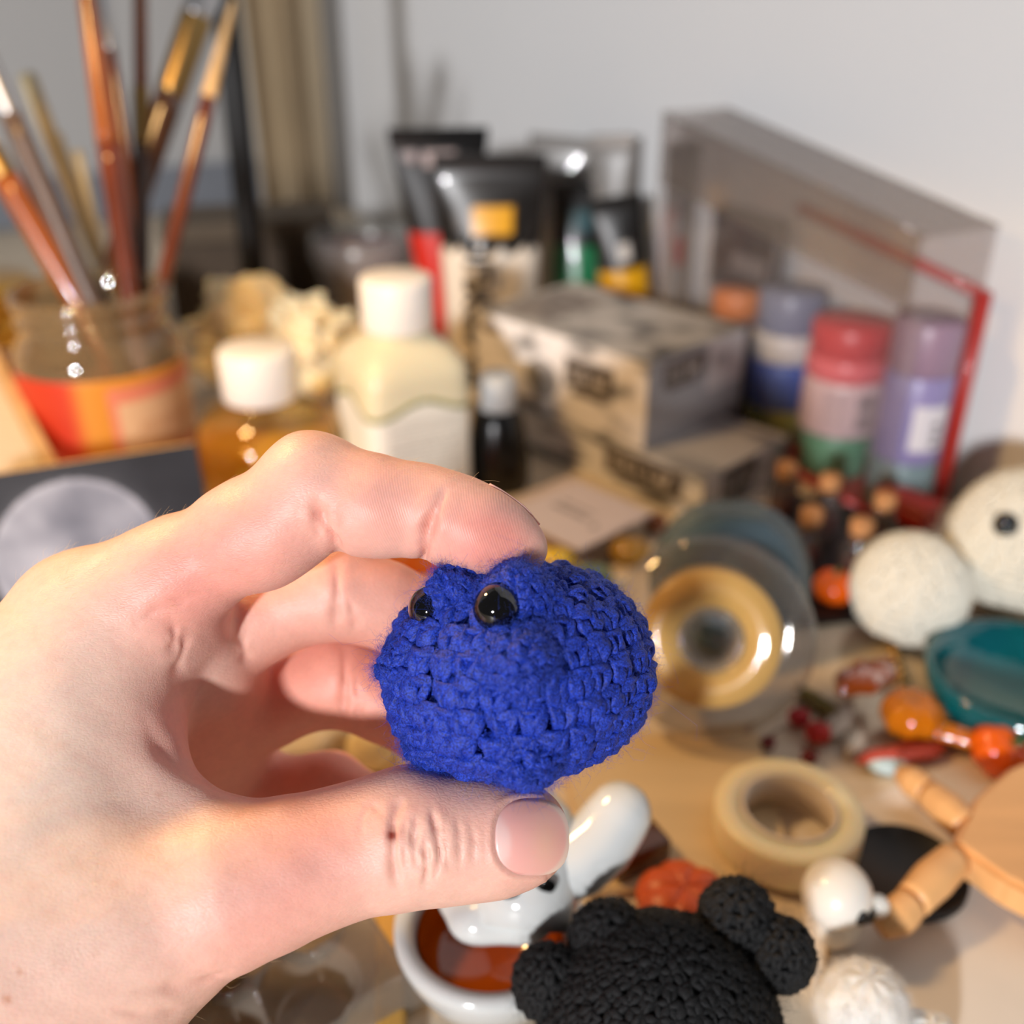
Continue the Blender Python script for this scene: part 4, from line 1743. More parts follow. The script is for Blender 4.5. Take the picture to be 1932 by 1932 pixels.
# red tube with a wide black top
ra_ = T(840, 668)
za = ZT(668)
tr1 = paint_tube('paint_tube', ra_, 40 * za / FPX, hfor(ra_, 250), 186 * (za - .07) / FPX, tcol([(.56, (196, 34, 18)), (1.0, BLK)], [(.70, .80, .86, .93, (190, 170, 165)), (.60, .68, .89, .93, (150, 140, 138))]), 'red paint tube with a wide black top end beside the candle glass', rotz=math.radians(6))
me_ = lathe('round_mark', [(.0045, 0), (.0045, .0004), (.0001, .0005)], 20)
link('round_mark', me_, mat('mark_grey', (176, 160, 158), .5), tr1, loc=(-.018, -.0045, hfor(ra_, 250) * .905), rot=(math.pi / 2, 0, 0))
# large white and black tube with the lettering
rb_ = T(928, 716)
zb = ZT(716)
hb = hfor(rb_, 300)


def big_tube(u, v):
    c = (224, 214, 200)
    saw = .60 + .035 * (abs(((u * 14) % 1) - .5) * 2)
    if v > saw:
        c = (20, 17, 15) if v < .86 else (30, 28, 28)
        if .70 < u < .82 and .69 < v < .81:
            c = (214, 158, 34)
        elif .63 < u < .66 and .70 < v < .77:
            c = (70, 66, 66)
    return c


paint_tube('paint_tube', rb_, 82 * zb / FPX, hb, 212 * (zb - .07) / FPX, big_tube, 'large white paint tube with a black top, gold square and upright lettering', text=('ACRYLIC', hb * .150, hb * .42, mat('ink_black', (28, 26, 24), .5), -82 * zb / FPX * 1.02))
# green, yellow and foil tubes behind the boxes
rc_ = T(1090, 640)
zc_ = ZT(640)
paint_tube('paint_tube', rc_, 52 * zc_ / FPX, hfor(rc_, 352), 112 * (zc_ - .05) / FPX, tcol([(.64, (14, 112, 66)), (1.0, BLK)], [(.68, .82, .72, .86, (44, 78, 84))]), 'dark green paint tube with a black top beside the yellow tube')
rd_ = T(1196, 692)
zd_ = ZT(692)
paint_tube('paint_tube', rd_, 44 * zd_ / FPX, hfor(rd_, 372), 96 * (zd_ - .05) / FPX, tcol([(.60, (206, 152, 12)), (1.0, BLK)], [(.72, .80, .66, .76, (190, 186, 182))]), 'yellow paint tube with a black top tilted behind the printed boxes', lean=-.16)
FOIL = mat('foil_grey', (150, 146, 142), .28, metal=.7)
for (px_, top, rp, wt_, ln, lab) in ((1035, 262, 46, 120, .05, 'grey foil paint tube standing behind the large white tube'), (1160, 262, 30, 84, -.06, 'grey foil paint tube with a bent end behind the green tube'), (1256, 276, 22, 62, .0, 'grey foil paint tube leaning right behind the yellow tube')):
    pyb = {1035: 606, 1160: 664, 1256: 708}[px_]
    bb_ = T(px_, pyb)
    zz_ = ZT(pyb)
    paint_tube('paint_tube', bb_, rp * zz_ / FPX, hfor(bb_, top), wt_ * (zz_ - .07) / FPX, tcol([(.7, (150, 148, 146)), (1.0, (128, 124, 120))], [(.7, .82, .5, .62, (168, 60, 56))] if px_ > 1200 else ()), lab, lean=ln, rotz=math.radians(20 if px_ > 1200 else -15), crimp=FOIL, capm=mat('grey_cap', (90, 90, 92), .4))


# dark packet with a pale lower half
def packet_col(u, v):
    if v > .58:
        if .70 < v < .80 and .35 < u < .92 and int(u * 40) % 3:
            return (128, 124, 126)
        return (58, 52, 56)
    if u > .74 and .22 < v < .58:
        return (176, 44, 36)
    if v < .12:
        return (70, 70, 90)
    return (142, 140, 142)


# small black bottle with a pale neck
kb = T(940, 912)
zk = ZT(912)
kr = 60 * zk / FPX
kh = hfor(kb, 705)
bkb = empty('ink_bottle', kb, 'small black bottle with a pale grey cap beside the white bottle', 'bottle')
link('body', lathe('body', [(kr * .96, 0), (kr, .003), (kr * .98, kh * .25), (kr * .80, kh * .62), (kr * .62, kh * .70), (kr * .5, kh * .72)], 40), mat('ink_black_plastic', (9, 9, 9), .25), bkb)
link('cap', lathe('cap', [(kr * .55, kh * .70), (kr * .58, kh * .72), (kr * .56, kh * .95), (kr * .46, kh), (.00001, kh)], 40), mat('pale_grey_cap', (178, 180, 180), .35), bkb)


# ================================================================== printed boxes
def box_thing(name, loc, ang, sx, sy, sz, label, ftop, fleft, fright):
    """Carton with its near corner at loc; sx runs right-and-away, sy left-and-away."""
    root = empty(name, loc, label, 'box', 'printed cartons stacked before the wall', rot=(0, 0, ang))
    bx_ = link('carton', rbox('carton', sx, sy, sz, .0012), mat('white_card', (204, 202, 200), .6), root, loc=(sx / 2, sy / 2, 0), smooth=False)
    e = .00025
    link('side_print', grid_print('side_print', lambda u, v: (-e, sy * (1 - u), sz * (.01 + .98 * v)), fleft, 90, 50), print_material('carton_print', .5), root, smooth=False)
    link('end_print', grid_print('end_print', lambda u, v: (sx * u, -e, sz * (.01 + .98 * v)), fright, 80, 50), print_material('carton_print', .5), root, smooth=False)
    link('top_print', grid_print('top_print', lambda u, v: (sx * u, sy * (1 - v), sz + e), ftop, 60, 60), print_material('carton_print', .5), root, smooth=False)
    return root


def blotch(u, v, seed, base_, amp):
    n_ = mnoise.fractal(Vector((u * 5.0 + seed, v * 3.2, seed * 1.7)), 1.0, 2.0, 3)
    k = 1 - amp * max(0, n_) * 1.6
    return tuple(c * k for c in base_)


def badge(u, v, u0, u1, v0, v1):
    """dark six-sided badge with two lines of pale lettering strokes; None outside"""
    if not (u0 < u < u1 and v0 < v < v1):
        return None
    a, b = (u - u0) / (u1 - u0), (v - v0) / (v1 - v0)
    if b < .16 and (a < .14 or a > .8):
        return None
    if .40 < b < .74 and .12 < a < .86:
        s_ = (a - .12) / .74 * 5
        q = s_ % 1
        st = int(s_)
        bar_ = q < .26 or (st in (0, 1) and (b > .68 or b < .46) and q < .8) or (st == 3 and q > .6 and b < .6) or (st == 4 and abs(q - b) < .18)
        if bar_:
            return (206, 198, 190)
    if .20 < b < .26 and .1 < a < .9:
        return (170, 164, 158)
    if b > .92 or b < .04 or a < .03 or a > .97:
        return (120, 112, 106)
    return (74, 68, 64)


def left1(u, v):
    c = badge(u, v, .56, .83, .36, .80)
    if c:
        return c
    base_ = blotch(u, v, 2.3, (232, 228, 226), .40)
    if math.hypot((u - .42) / .10, (v - .42) / .24) < 1:
        return tuple(x * .66 for x in base_)
    if .04 < u < .16 and .78 < v < .88:
        return (120, 106, 92)
    if .24 < u < .40 and .02 < v < .10:
        return (96, 84, 74)
    return base_


def right1(u, v):
    c = badge(u, v, .14, .58, .58, .93)
    if c:
        return c
    if u > .60 and v > .40:
        if .68 < u < .86 and .68 < v < .80 and int(u * 60) % 2:
            return (120, 116, 116)
        return (206, 202, 202)
    b_ = 168 - 24 * ((v * 14) % 1 > .6) - 30 * max(0, .3 - v)
    return (b_, b_ + 1, b_ + 5)


def top1(u, v):
    base_ = blotch(u * .7, v * 1.4, 7.7, (178, 175, 172), .5)
    if .12 < u < .78 and .04 < v < .34:
        n_ = mnoise.noise(Vector((u * 30, v * 22, 1)))
        return (150, 142, 136) if n_ > .05 else (104, 98, 94)
    return base_


def left2(u, v):
    c = badge(u, v, .62, .93, .16, .94)
    if c:
        return c
    return blotch(u, v, 5.1, (222, 220, 218), .7)


def right2(u, v):
    c = badge(u, v, .20, .62, .06, .96)
    if c:
        return (60, 56, 54) if c == (74, 68, 64) else tuple(x * .8 for x in c)
    return blotch(u, v, 9.2, (190, 186, 182), .3)


BANG = math.radians(44)
c2 = T(1322, 985)
h2 = .0245
box_thing('carton', c2, BANG, .075, .175, h2, 'lower printed carton lying beneath the taller one, dark badge near its corner', lambda u, v: blotch(u, v, 3.3, (176, 172, 168), .35), left2, right2)
c1 = T(1214, 852, h2)
box_thing('carton', c1 + Vector((0, 0, .0006)), BANG, .085, .130, .0480, 'taller printed white carton stacked on top of the other carton', top1, left1, right1)

# white card lying among the clutter
cc = [T(958, 975, .0125), T(1082, 906, .0125), T(1226, 968, .0125), T(1100, 1046, .0125)]
ctr = sum(cc, Vector()) / 4
exv = ((cc[3] - cc[0]) + (cc[2] - cc[1])) / 2
eyv = ((cc[1] - cc[0]) + (cc[2] - cc[3])) / 2
cw, chh = exv.length, eyv.length
exv.normalize()
eyv = (eyv - exv * eyv.dot(exv)).normalized()
card = bpy.data.objects.new('paper_card', None)
COL.objects.link(card)
frame_mat(card, exv, eyv, exv.cross(eyv), Vector((ctr.x, ctr.y, .0125)))
tag(card, 'pale lilac card printed with lines of text lying before the cartons', 'card')
link('sheet', rbox('sheet', cw, chh, .0009, .0002), mat('lilac_card', (206, 194, 198), .55), card, smooth=False)


def card_col(u, v):
    if .18 < u < .66 and (.44 < v < .50 or .56 < v < .60) and mnoise.noise(Vector((u * 90, v * 40, 0))) > -.3:
        return (128, 120, 124)
    if math.hypot((u - .80) / .035, (v - .40) / .045) < 1:
        return (112, 108, 112)
    return (206, 194, 198)


link('print', grid_print('print', lambda u, v: ((u - .5) * cw * .98, (v - .5) * chh * .98, .0011), card_col, 90, 60), print_material('carton_print'), card, smooth=False)
# the block of notes under the card
nb = link('note_block', rbox('note_block', cw * .92, chh * .9, .0110, .0004), mat('note_paper', (196, 178, 170), .7, noise=.1, nscale=20, stretch=(1, 1, 40)), smooth=False)
frame_mat(nb, exv, eyv, exv.cross(eyv), Vector((ctr.x - .004, ctr.y + .012, .0008)))
tag(nb, 'thick block of note paper under the lilac card', 'note block')

# ================================================================== clear display case with red edges, against the wall
PB = Vector((.2250, .4800, 0))
PDIR = Vector((-.45, .893, 0))
PN = Vector((-.893, -.45, 0))                # faces into the room
CL, CD, CH_ = .210, .046, .143
case = bpy.data.objects.new('display_case', None)
COL.objects.link(case)
frame_mat(case, PDIR, -PN, (0, 0, 1), PB + Vector((0, 0, .0015)))
tag(case, 'clear plastic case with dark red edges standing against the wall, paint bottles inside', 'case')
VINYL = clear('clear_vinyl', (250, 249, 249), .99, .10, .025, (200, 196, 196))
VINYL2 = clear('smoky_vinyl', (240, 237, 235), .97, .12, .10, (176, 170, 166))
REDP = mat('red_edging', (168, 42, 36), .4, coat=.2)
lean = lambda x: CH_ + .030 * x / CL       # the top rises towards its far end


def panel(nm, pts, m, th=.0006):
    n_ = (Vector(pts[1]) - Vector(pts[0])).cross(Vector(pts[-1]) - Vector(pts[0])).normalized() * th / 2
    k = len(pts)
    vs_ = [Vector(p) - n_ for p in pts] + [Vector(p) + n_ for p in pts]
    fs_ = [tuple(range(k))[::-1], tuple(range(k, 2 * k))] + [(i, (i + 1) % k, (i + 1) % k + k, i + k) for i in range(k)]
    return link(nm, mesh_np(nm, vs_, fs_), m, case, smooth=False)


def strip(a, b, w, m=REDP, nm='red_edge'):
    return link(nm, tube(nm, [a, b], w, 8), m, case)


zf = .100
panel('front_pane', [(0, -CD, 0), (CL, -CD, 0), (CL, -CD, lean(CL)), (0, -CD, lean(0))], VINYL)
panel('back_pane', [(0, 0, 0), (CL, 0, 0), (CL, 0, lean(CL)), (0, 0, lean(0))], VINYL)
panel('end_pane', [(0, -CD, 0), (0, 0, 0), (0, 0, lean(0)), (0, -CD, lean(0))], VINYL)
panel('end_pane', [(CL, -CD, 0), (CL, 0, 0), (CL, 0, lean(CL)), (CL, -CD, lean(CL))], VINYL)
panel('top_pane', [(0, -CD, lean(0)), (CL, -CD, lean(CL)), (CL, 0, lean(CL)), (0, 0, lean(0))], VINYL2)
panel('flap', [(.002, -CD - .001, lean(0) - .034), (CL - .002, -CD - .001, lean(CL) - .040), (CL - .002, -CD - .001, lean(CL)), (.002, -CD - .001, lean(0))], VINYL2)
panel('floor_pane', [(0, -CD, .0004), (CL, -CD, .0004), (CL, 0, .0004), (0, 0, .0004)], mat('case_floor', (150, 40, 30), .5), .0008)
strip((0, 0, 0), (0, 0, .112), .0042)
strip((0, -.003, .112), (CL * .62, -.003, .128), .0034)
strip((.002, -CD, .002), (CL, -CD, .002), .0026)
strip((0, -CD, .002), (0, 0, .002), .0030)
strip((0, -CD, lean(0)), (CL, -CD, lean(CL)), .0007, VINYL2, 'top_seam')
strip((0, 0, lean(0)), (CL, 0, lean(CL)), .0007, VINYL2, 'top_seam')


def pot_stack(px_, py_base, z_off, r_px, py_top, bands, label, cat, depth):
    """Round pot inside the case at distance `depth` behind its front pane"""
    # find the point on the case floor line under this pixel column
    best = None
    for i in range(200):
        t = CL * i / 199
        w = PB + PDIR * t - PN * 0 + PN * depth
        w = Vector((w.x, w.y, .003 + z_off))
        d = abs(proj(w + Vector((0, 0, .03)))[0] - px_)
        if best is None or d < best[0]:
            best = (d, w)
    w = best[1]
    Z_ = w.y * CS - (w.z - CAM_H) * SN
    r = r_px * Z_ / FPX
    h = hfor(w, py_top)
    root = empty(cat.replace(' ', '_'), w, label, cat, 'paint pots inside the clear case')
    z0 = 0.0
    for (nm, f0, f1, rf, m) in bands:
        a, b = h * f0, h * f1
        e = min(.0012, (b - a) * .2)
        link(nm, lathe(nm, [(r * rf * .97, a), (r * rf, a + e), (r * rf, b - e), (r * rf * .96, b), (.00001, b)], 40), m, root)
    return root, r, h


def cm(n_, c, **k):
    return mat(n_, c, .35, **k)


pot_stack(1475, 800, 0, 60, 545, [('base', 0, .24, 1.0, cm('pot_olive', (150, 150, 66))), ('body', .24, .56, 1.0, cm('pot_blue', (60, 96, 190))), ('label', .56, .74, 1.01, cm('pot_white', (206, 206, 206))), ('lid', .74, 1.0, .98, cm('pot_slate', (118, 126, 152)))], 'blue and white paint pot with an olive base nearest the cartons', 'paint pot', .022)
rt, r_, h_ = pot_stack(1582, 890, .0, 72, 605, [('base', 0, .30, .84, cm('pot_green', (92, 148, 118))), ('label', .30, .66, 1.0, cm('pot_label', (214, 186, 190))), ('body', .66, .80, 1.0, cm('pot_pink', (222, 108, 116))), ('lid', .80, 1.0, .97, cm('pot_red', (196, 70, 76)))], 'pink and red paint pot with a barcode label on a green base', 'paint pot', .0235)
bc = link('barcode', cyl_print('barcode', r_ * 1.012, h_ * .36, h_ * .60, 0, 34, lambda u, v: (70, 62, 66) if int(v * 23) % 2 and u > .1 else (214, 190, 194), 16, 60), print_material('label_paper'), rt)
bc2 = link('small_print', cyl_print('small_print', r_ * 1.012, h_ * .36, h_ * .62, -46, -8, lambda u, v: (170, 146, 150) if int(u * 19) % 2 else (216, 190, 194), 40, 8), print_material('label_paper'), rt)
rt, r_, h_ = pot_stack(1708, 930, .0, 60, 600, [('base', 0, .28, .98, cm('pot_teal', (104, 124, 130))), ('body', .28, .74, 1.0, cm('pot_lilac', (132, 124, 168))), ('lid', .74, 1.0, .98, cm('pot_mauve', (140, 116, 136)))], 'lilac paint pot with a pale label at the near end of the case', 'paint pot', .0225)
link('label', cyl_print('label', r_ * 1.012, h_ * .36, h_ * .60, -20, 44, lambda u, v: (120, 116, 124) if (.55 < u < .8 and v < .7 and int(v * 14) % 3) else (204, 200, 206), 24, 30), print_material('label_paper'), rt)
pot_stack(1378, 700, 0, 44, 548, [('body', 0, .82, .96, cm('jar_grey', (128, 122, 134))), ('lid', .82, 1.0, 1.0, cm('orange_lid', (206, 126, 74)))], 'paint pot with a flat orange lid at the far end of the case', 'paint pot', .030)
# dark packet standing behind the far pots
pk_t = CL * .80
pk_b = PB + PDIR * pk_t + PN * .007
pk = bpy.data.objects.new('paint_packet', None)
COL.objects.link(pk)
frame_mat(pk, -PDIR, -PN, (0, 0, 1), Vector((pk_b.x, pk_b.y, .0035)))
tag(pk, 'dark grey paint packet with a pale lower half standing inside the case', 'packet')
pk_h, pk_w = .118, .062
link('pouch', rbox('pouch', pk_w, .008, pk_h, .003, 3), mat('packet_back', (90, 86, 88), .4), pk)
link('front_print', quad_print('front_print', pk_w * .94, pk_h * .96, packet_col, 48, 48), print_material('tube_print'), pk, loc=(0, -.0043, pk_h * .02), smooth=False)
# ================================================================== right side and foreground
# black tray and corked vials
tq = [T(1470, 935), T(1690, 990), T(1815, 1045), T(1640, 1175), T(1500, 1190), T(1395, 1040)]
tc0 = sum(tq, Vector()) / len(tq)
tray = link('black_tray', extrude_poly('black_tray', [(q.x - tc0.x, q.y - tc0.y) for q in tq], .004, .001), mat('black_plastic', (18, 16, 16), .4), loc=tc0 + Vector((0, 0, .0004)), smooth=False)
tag(tray, 'flat black tray under the corked glass vials', 'tray')
VG = clear('vial_glass', (225, 220, 220), .92, .04, .05, (190, 180, 178))
CORK = mat('cork', (176, 124, 78), .85, noise=.25, nscale=300, bump=.4, bscale=700)
vr = .0072
proto = empty('glass_vial', (0, 0, 0), 'x', 'vial', 'corked glass vials on the black tray')
vh = .026
link('glass', lathe('glass', [(vr * .9, 0), (vr, .001), (vr, vh * .78), (vr * .75, vh * .86), (vr * .72, vh * .92), (vr * .84, vh), (vr * .66, vh), (vr * .62, vh * .88), (vr * .9, vh * .76), (vr * .9, .002), (.00001, .0015)], 28), VG, proto)
link('cork', lathe('cork', [(vr * .58, vh * .82), (vr * .66, vh * 1.0), (vr * .70, vh * 1.22), (vr * .62, vh * 1.25), (.00001, vh * 1.25)], 24), CORK, proto)
link('glitter', lathe('glitter', [(vr * .82, .0022), (vr * .86, .004), (vr * .86, vh * .45), (.00001, vh * .47)], 24), mat('vial_fill', (96, 74, 70), .4, col2=(150, 60, 50), nscale=900), proto)


def copy_tree(o):
    c = o.copy()
    COL.objects.link(c)
    for ch in list(o.children):
        d = ch.copy()
        COL.objects.link(d)
        d.parent = c
        d.matrix_parent_inverse = ch.matrix_parent_inverse
    return c


spots = [(1482, 908, 'corked vial standing nearest the lower carton'), (1563, 932, 'corked vial standing beside the green pot base'), (1528, 996, 'corked vial in the middle of the group, nearest the blue wheel'), (1622, 1018, 'corked vial standing closest to the small white ball'), (1666, 968, 'corked vial at the wall end of the tray')]
for i, (x, y, lab) in enumerate(spots):
    o = proto if i == 0 else copy_tree(proto)
    w = T(x, y, vh * 1.05)
    o.location = (w.x, w.y, .0046)
    o.rotation_euler = (0, 0, i * 1.1)
    o['label'] = lab
# red tin at the near end of the case
rc0 = T(1650, 1008)
redt = empty('red_tin', Vector((rc0.x + .016, rc0.y + .006, .0050)), 'low red tin lying on the tray before the clear case', 'tin', rot=(0, 0, math.radians(-55)))
link('body', rbox('body', .030, .014, .010, .002, 3), mat('red_enamel', (140, 30, 16), .4), redt)
link('lid', rbox('lid', .0312, .0152, .004, .0015, 3), mat('red_enamel_lid', (150, 34, 18), .4), redt, loc=(0, 0, .0102))

# white crocheted balls
WHITE = yarn_material('white_yarn', (206, 200, 184), (240, 236, 222), .8, .3, 2600)


def ball_prof(R, sq=1.0):
    return [(-R * sq * math.cos(math.pi * i / 16), max(R * math.sin(math.pi * i / 16), .0002)) for i in range(17)]


zb_ = ZT(1218)
R1 = 106 * (zb_ - .02) / FPX
w1 = T(1712, 1228)
b1 = empty('crochet_ball', w1 + Vector((0, .010, .002)), 'smaller plain white crocheted ball next to the one with an eye', 'toy')
o, _ = crochet_body('crochet_cover', ball_prof(R1), b1, WHITE, stitch=.0040, rowh=.0040, rad=.0011, loc=(0, 0, R1), quality=0)
o['kind'] = 'stuff'
R2 = 132 * ZT(1150) * .985 / FPX
w2 = T(1892, 1148)
b2 = empty('crochet_ball', w2 + Vector((.002, .0, .003)), 'larger white crocheted ball with a round black eye at the right edge', 'toy')
o, _ = crochet_body('crochet_cover', ball_prof(R2, 1.02), b2, WHITE, stitch=.0040, rowh=.0040, rad=.0011, loc=(0, 0, R2), quality=0)
o['kind'] = 'stuff'
ez = P(1912, 1002, w2.y * CS + (CAM_H - R2 * 1.7) * SN)
ctr = b2.location + Vector((0, 0, R2))
dirv = (ez - ctr).normalized()
dirv = Vector((dirv.x, -abs(dirv.y) * .6 - .35, dirv.z)).normalized()
link('eye', blob('eye', .0052, .0052, .0052, 20, 14), eye_m, b2, loc=Vector((0, 0, R2)) + dirv * R2 * 1.01)

# teal glass dish in front of them
td = T(1870, 1420)
TG = mat('teal_glass', (0, 120, 130), .08, trans=.55, coat=.5, noise=.2, nscale=40)
th_ = .019
tdr = 185 * ZT(1380) / FPX
dish = empty('teal_dish', td + Vector((.018, .022, .0004)), 'teal glass dish in front of the white crocheted balls', 'dish')
link('bowl', lathe('bowl', [(tdr * .70, 0), (tdr * .78, .002), (tdr * .92, th_ * .5), (tdr * .97, th_), (tdr * .92, th_ * 1.03), (tdr * .86, th_ * .6), (tdr * .70, .005), (.00001, .004)], 56, wob=lambda a, t: 1 + .012 * math.sin(a * 24)), TG, dish)

# orange and amber glass beads
AMB = mat('amber_resin', (214, 120, 10), .1, trans=.25, sss=.3, sssr=.01, coat=.4)
ORG = mat('orange_resin', (222, 92, 10), .14, sss=.3, sssr=.008, coat=.5)
BRN = mat('brown_resin', (150, 66, 16), .14, trans=.3, coat=.5)
GRN = mat('stem_green', (46, 78, 34), .5)


def pumpkin(px, py, rpx, label, m, lobes=8, stem=True, zoff=0, rot=(0, 0, 0), flat=.82):
    Z_ = ZT(py + rpx * .75, zoff)
    r = rpx * Z_ / FPX
    b = T(px, py + rpx * .55, zoff)
    root = empty('glass_pumpkin', b, label, 'ornament', rot=rot)
    link('body', blob('body', r, r, r * flat, 48, 20, lambda th, ph: 1 - .10 * (1 - abs(math.sin(th * lobes / 2))) ** 2 - .18 * math.exp(-(ph / .4) ** 2)), m, root, loc=(0, 0, r * flat * .98))
    if stem:
        link('stem', tube('stem', [(0, 0, r * flat * 1.62), (0, 0, r * flat * 1.9), (r * .12, 0, r * flat * 2.15)], [r * .16, r * .12, r * .14], 10), GRN, root)
    return root


pumpkin(1862, 1398, 60, 'orange glass pumpkin with a green stem below the teal dish', ORG, rot=(math.radians(28), math.radians(14), 0))
pumpkin(1712, 1352, 58, 'amber glass pumpkin at the near side of the teal dish', AMB, stem=False)
pumpkin(1570, 1112, 40, 'small orange pumpkin between the blue wheel and the white ball', ORG, zoff=.004)
lf = T(1640, 1300)
leaf_m = BRN
for nm, loc_, s_, rz_, m_, lab in (('glass_leaf', T(1632, 1292, .008), (.016, .010, .006), .5, BRN, 'brown glass leaf beside the small white ball'), ('glass_leaf', T(1772, 1388, .004), (.020, .006, .004), -.5, AMB, 'long amber glass leaf between the two pumpkins'), ('glass_petal', T(1700, 1428, .002), (.018, .006, .0025), .2, mat('coral_resin', (206, 84, 66), .3), 'flat coral petal below the amber pumpkin')):
    o_ = link(nm, blob(nm, *s_, 28, 14, lambda th, ph: 1 - .22 * abs(math.sin(th * 1.0)) + .06 * math.sin(th * 6)), m_, loc=loc_ + Vector((0, 0, s_[2] * .6)), rot=(0, 0, rz_))
    tag(o_, lab, 'ornament')
# bead string round the dish edge
cp_ = [T(1682, 1225), T(1692, 1262), T(1706, 1300), T(1716, 1336)]
for i in range(9):
    t = i / 8 * 3
    k_ = min(int(t), 2)
    w = cp_[k_].lerp(cp_[k_ + 1], t - k_)
    o_ = link('gold_bead', blob('gold_bead', .0022, .0022, .0022, 14, 10), mat('pale_gold', (214, 176, 110), .25, metal=.7), loc=w + Vector((0, 0, .0022)))
    tag(o_, 'tiny gold bead in the row along the teal dish', 'bead', 'gold beads along the teal dish')


# ------------------------------------------------------------------ tape wheels
def wheel(name, centre, axis, R, w, label, casem, tapem, r_out, r_hub, tape_w, group=None):
    """Upright round tape dispenser: clear drum, wound tape and hub."""
    root = bpy.data.objects.new(name, None)
    COL.objects.link(root)
    ax = Vector(axis).normalized()
    sx_ = Vector((0, 0, 1)).cross(ax).normalized()
    frame_mat(root, sx_, ax.cross(sx_), ax, centre)
    tag(root, label, 'tape dispenser', group)
    # drum: rim wall plus front and back discs with rounded shoulders
    pr_ = [(R * .16, w / 2), (R * .17, w / 2 * 1.04), (R * .80, w / 2 * 1.04), (R * .94, w / 2 * .92), (R, w / 2 * .62), (R, -w / 2 * .62), (R * .94, -w / 2 * .92), (R * .80, -w / 2 * 1.04), (R * .17, -w / 2 * 1.04), (R * .16, -w / 2)]
    link('drum', lathe('drum', pr_, 72, close=False), casem, root)
    link('tape_roll', lathe('tape_roll', [(r_hub * 1.15, -tape_w / 2), (r_out * .99, -tape_w / 2), (r_out, -tape_w / 2 + .0006), (r_out, tape_w / 2 - .0006), (r_out * .99, tape_w / 2), (r_hub * 1.15, tape_w / 2), (r_hub * 1.15, -tape_w / 2)], 64, close=False), tapem, root)
    link('hub', lathe('hub', [(r_hub, -tape_w / 2 - .001), (r_hub * 1.13, -tape_w / 2 - .001), (r_hub * 1.13, tape_w / 2 + .001), (r_hub, tape_w / 2 + .001), (r_hub * .88, tape_w / 2 - .001), (r_hub * .88, -tape_w / 2), (r_hub, -tape_w / 2 - .001)], 48, close=False), clear('hub_plastic', (235, 228, 215), .9, .08, .25, (220, 205, 180)), root)
    return root


CASE = clear('drum_plastic', (240, 238, 236), .95, .05, .05, (205, 200, 196), 1.5, .6)
TAPE = mat('yellow_tape', (226, 182, 96), .25, noise=.06, nscale=8, coat=.4, sss=.2, sssr=.004)
wz = ZT(1395)
wR = 192 * (wz - .015) / FPX
wbse = T(1332, 1402)
wheel('tape_dispenser', wbse + Vector((0, .012, wR + .0035)), (-.16, -.90, .42), wR, .024, 'clear round tape dispenser with a roll of yellow tape standing on its rim', CASE, TAPE, wR * .68, wR * .28, .019)
BCASE = clear('blue_drum', (176, 196, 206), .85, .06, .22, (150, 168, 176), 1.5)
w2z = ZT(1250)
w2R = 156 * (w2z - .02) / FPX
w2b = T(1372, 1248)
wheel('tape_dispenser', w2b + Vector((.0, .012, w2R)), (.30, -.86, .40), w2R, .026, 'bluish round tape dispenser standing behind the clear one', BCASE, mat('blue_tape', (132, 160, 176), .3, coat=.3), w2R * .78, w2R * .34, .020)

# flat roll of tape
fz0 = T(1478, 1592)
fzr = 134 * ZT(1575) / FPX
fr0 = empty('tape_roll', fz0, 'roll of cream masking tape lying flat beside the black disc', 'tape roll')
tw = .012
ri = fzr * .60
link('tape', lathe('tape', [(ri * 1.10, 0), (fzr * .985, 0), (fzr, .001), (fzr, tw - .001), (fzr * .985, tw), (ri * 1.10, tw), (ri * 1.10, 0)], 64, close=False), mat('cream_tape', (236, 218, 178), .4, sss=.5, sssr=.01, coat=.2), fr0)
link('core', lathe('core', [(ri, -.0), (ri * 1.09, 0), (ri * 1.09, tw + .0006), (ri, tw + .0006), (ri, 0)], 56, close=False), mat('tape_core', (212, 196, 178), .5), fr0)

# pale wooden board under the rolls
wbq = [T(1110, 1700), T(1060, 1420), T(1420, 1372), T(1500, 1660)]
cwb = sum(wbq, Vector()) / 4
wbo = link('drawing_board', extrude_poly('drawing_board', [(q.x - cwb.x, q.y - cwb.y) for q in wbq], .003, .0006), mat('board_wood', (216, 190, 148), .5, noise=.08, nscale=8, stretch=(1, 9, 1)), loc=cwb + Vector((0, 0, -.0031)), smooth=False)
wbo.location.z = .0003
tag(wbo, 'thin wooden board lying under the tape rolls', 'board')
fr0.location.z = .0036

# small stones and sweets before the card
for nm, px_, py_, s_, m_, lab in (('yellow_pebble', 1046, 1066, (.0095, .008, .0065), mat('yellow_glaze', (240, 204, 30), .2, coat=.5), 'bright yellow glazed pebble right beside the index fingertip'),
                                  ('green_stone', 1118, 1092, (.0095, .008, .006), mat('green_glass', (122, 146, 112), .12, trans=.3, coat=.4), 'pale green glass stone behind the frog'),
                                  ('amber_stone', 1186, 1040, (.0100, .0085, .006), mat('amber_glass_stone', (186, 140, 30), .12, trans=.3, coat=.4), 'amber glass stone between the lilac card and the blue wheel'),
                                  ('brown_stone', 1236, 985, (.006, .006, .005), mat('brown_stone', (120, 70, 40), .3), 'small brown stone below the lower carton')):
    w = T(px_, py_ + 18, 0)
    o_ = link(nm, blob(nm, *s_, 32, 18, lambda th, ph: 1 + .04 * math.sin(th * 3)), m_, loc=w + Vector((0, 0, s_[2])))
    tag(o_, lab, 'stone')
# orange dotted box glimpsed between the fingers


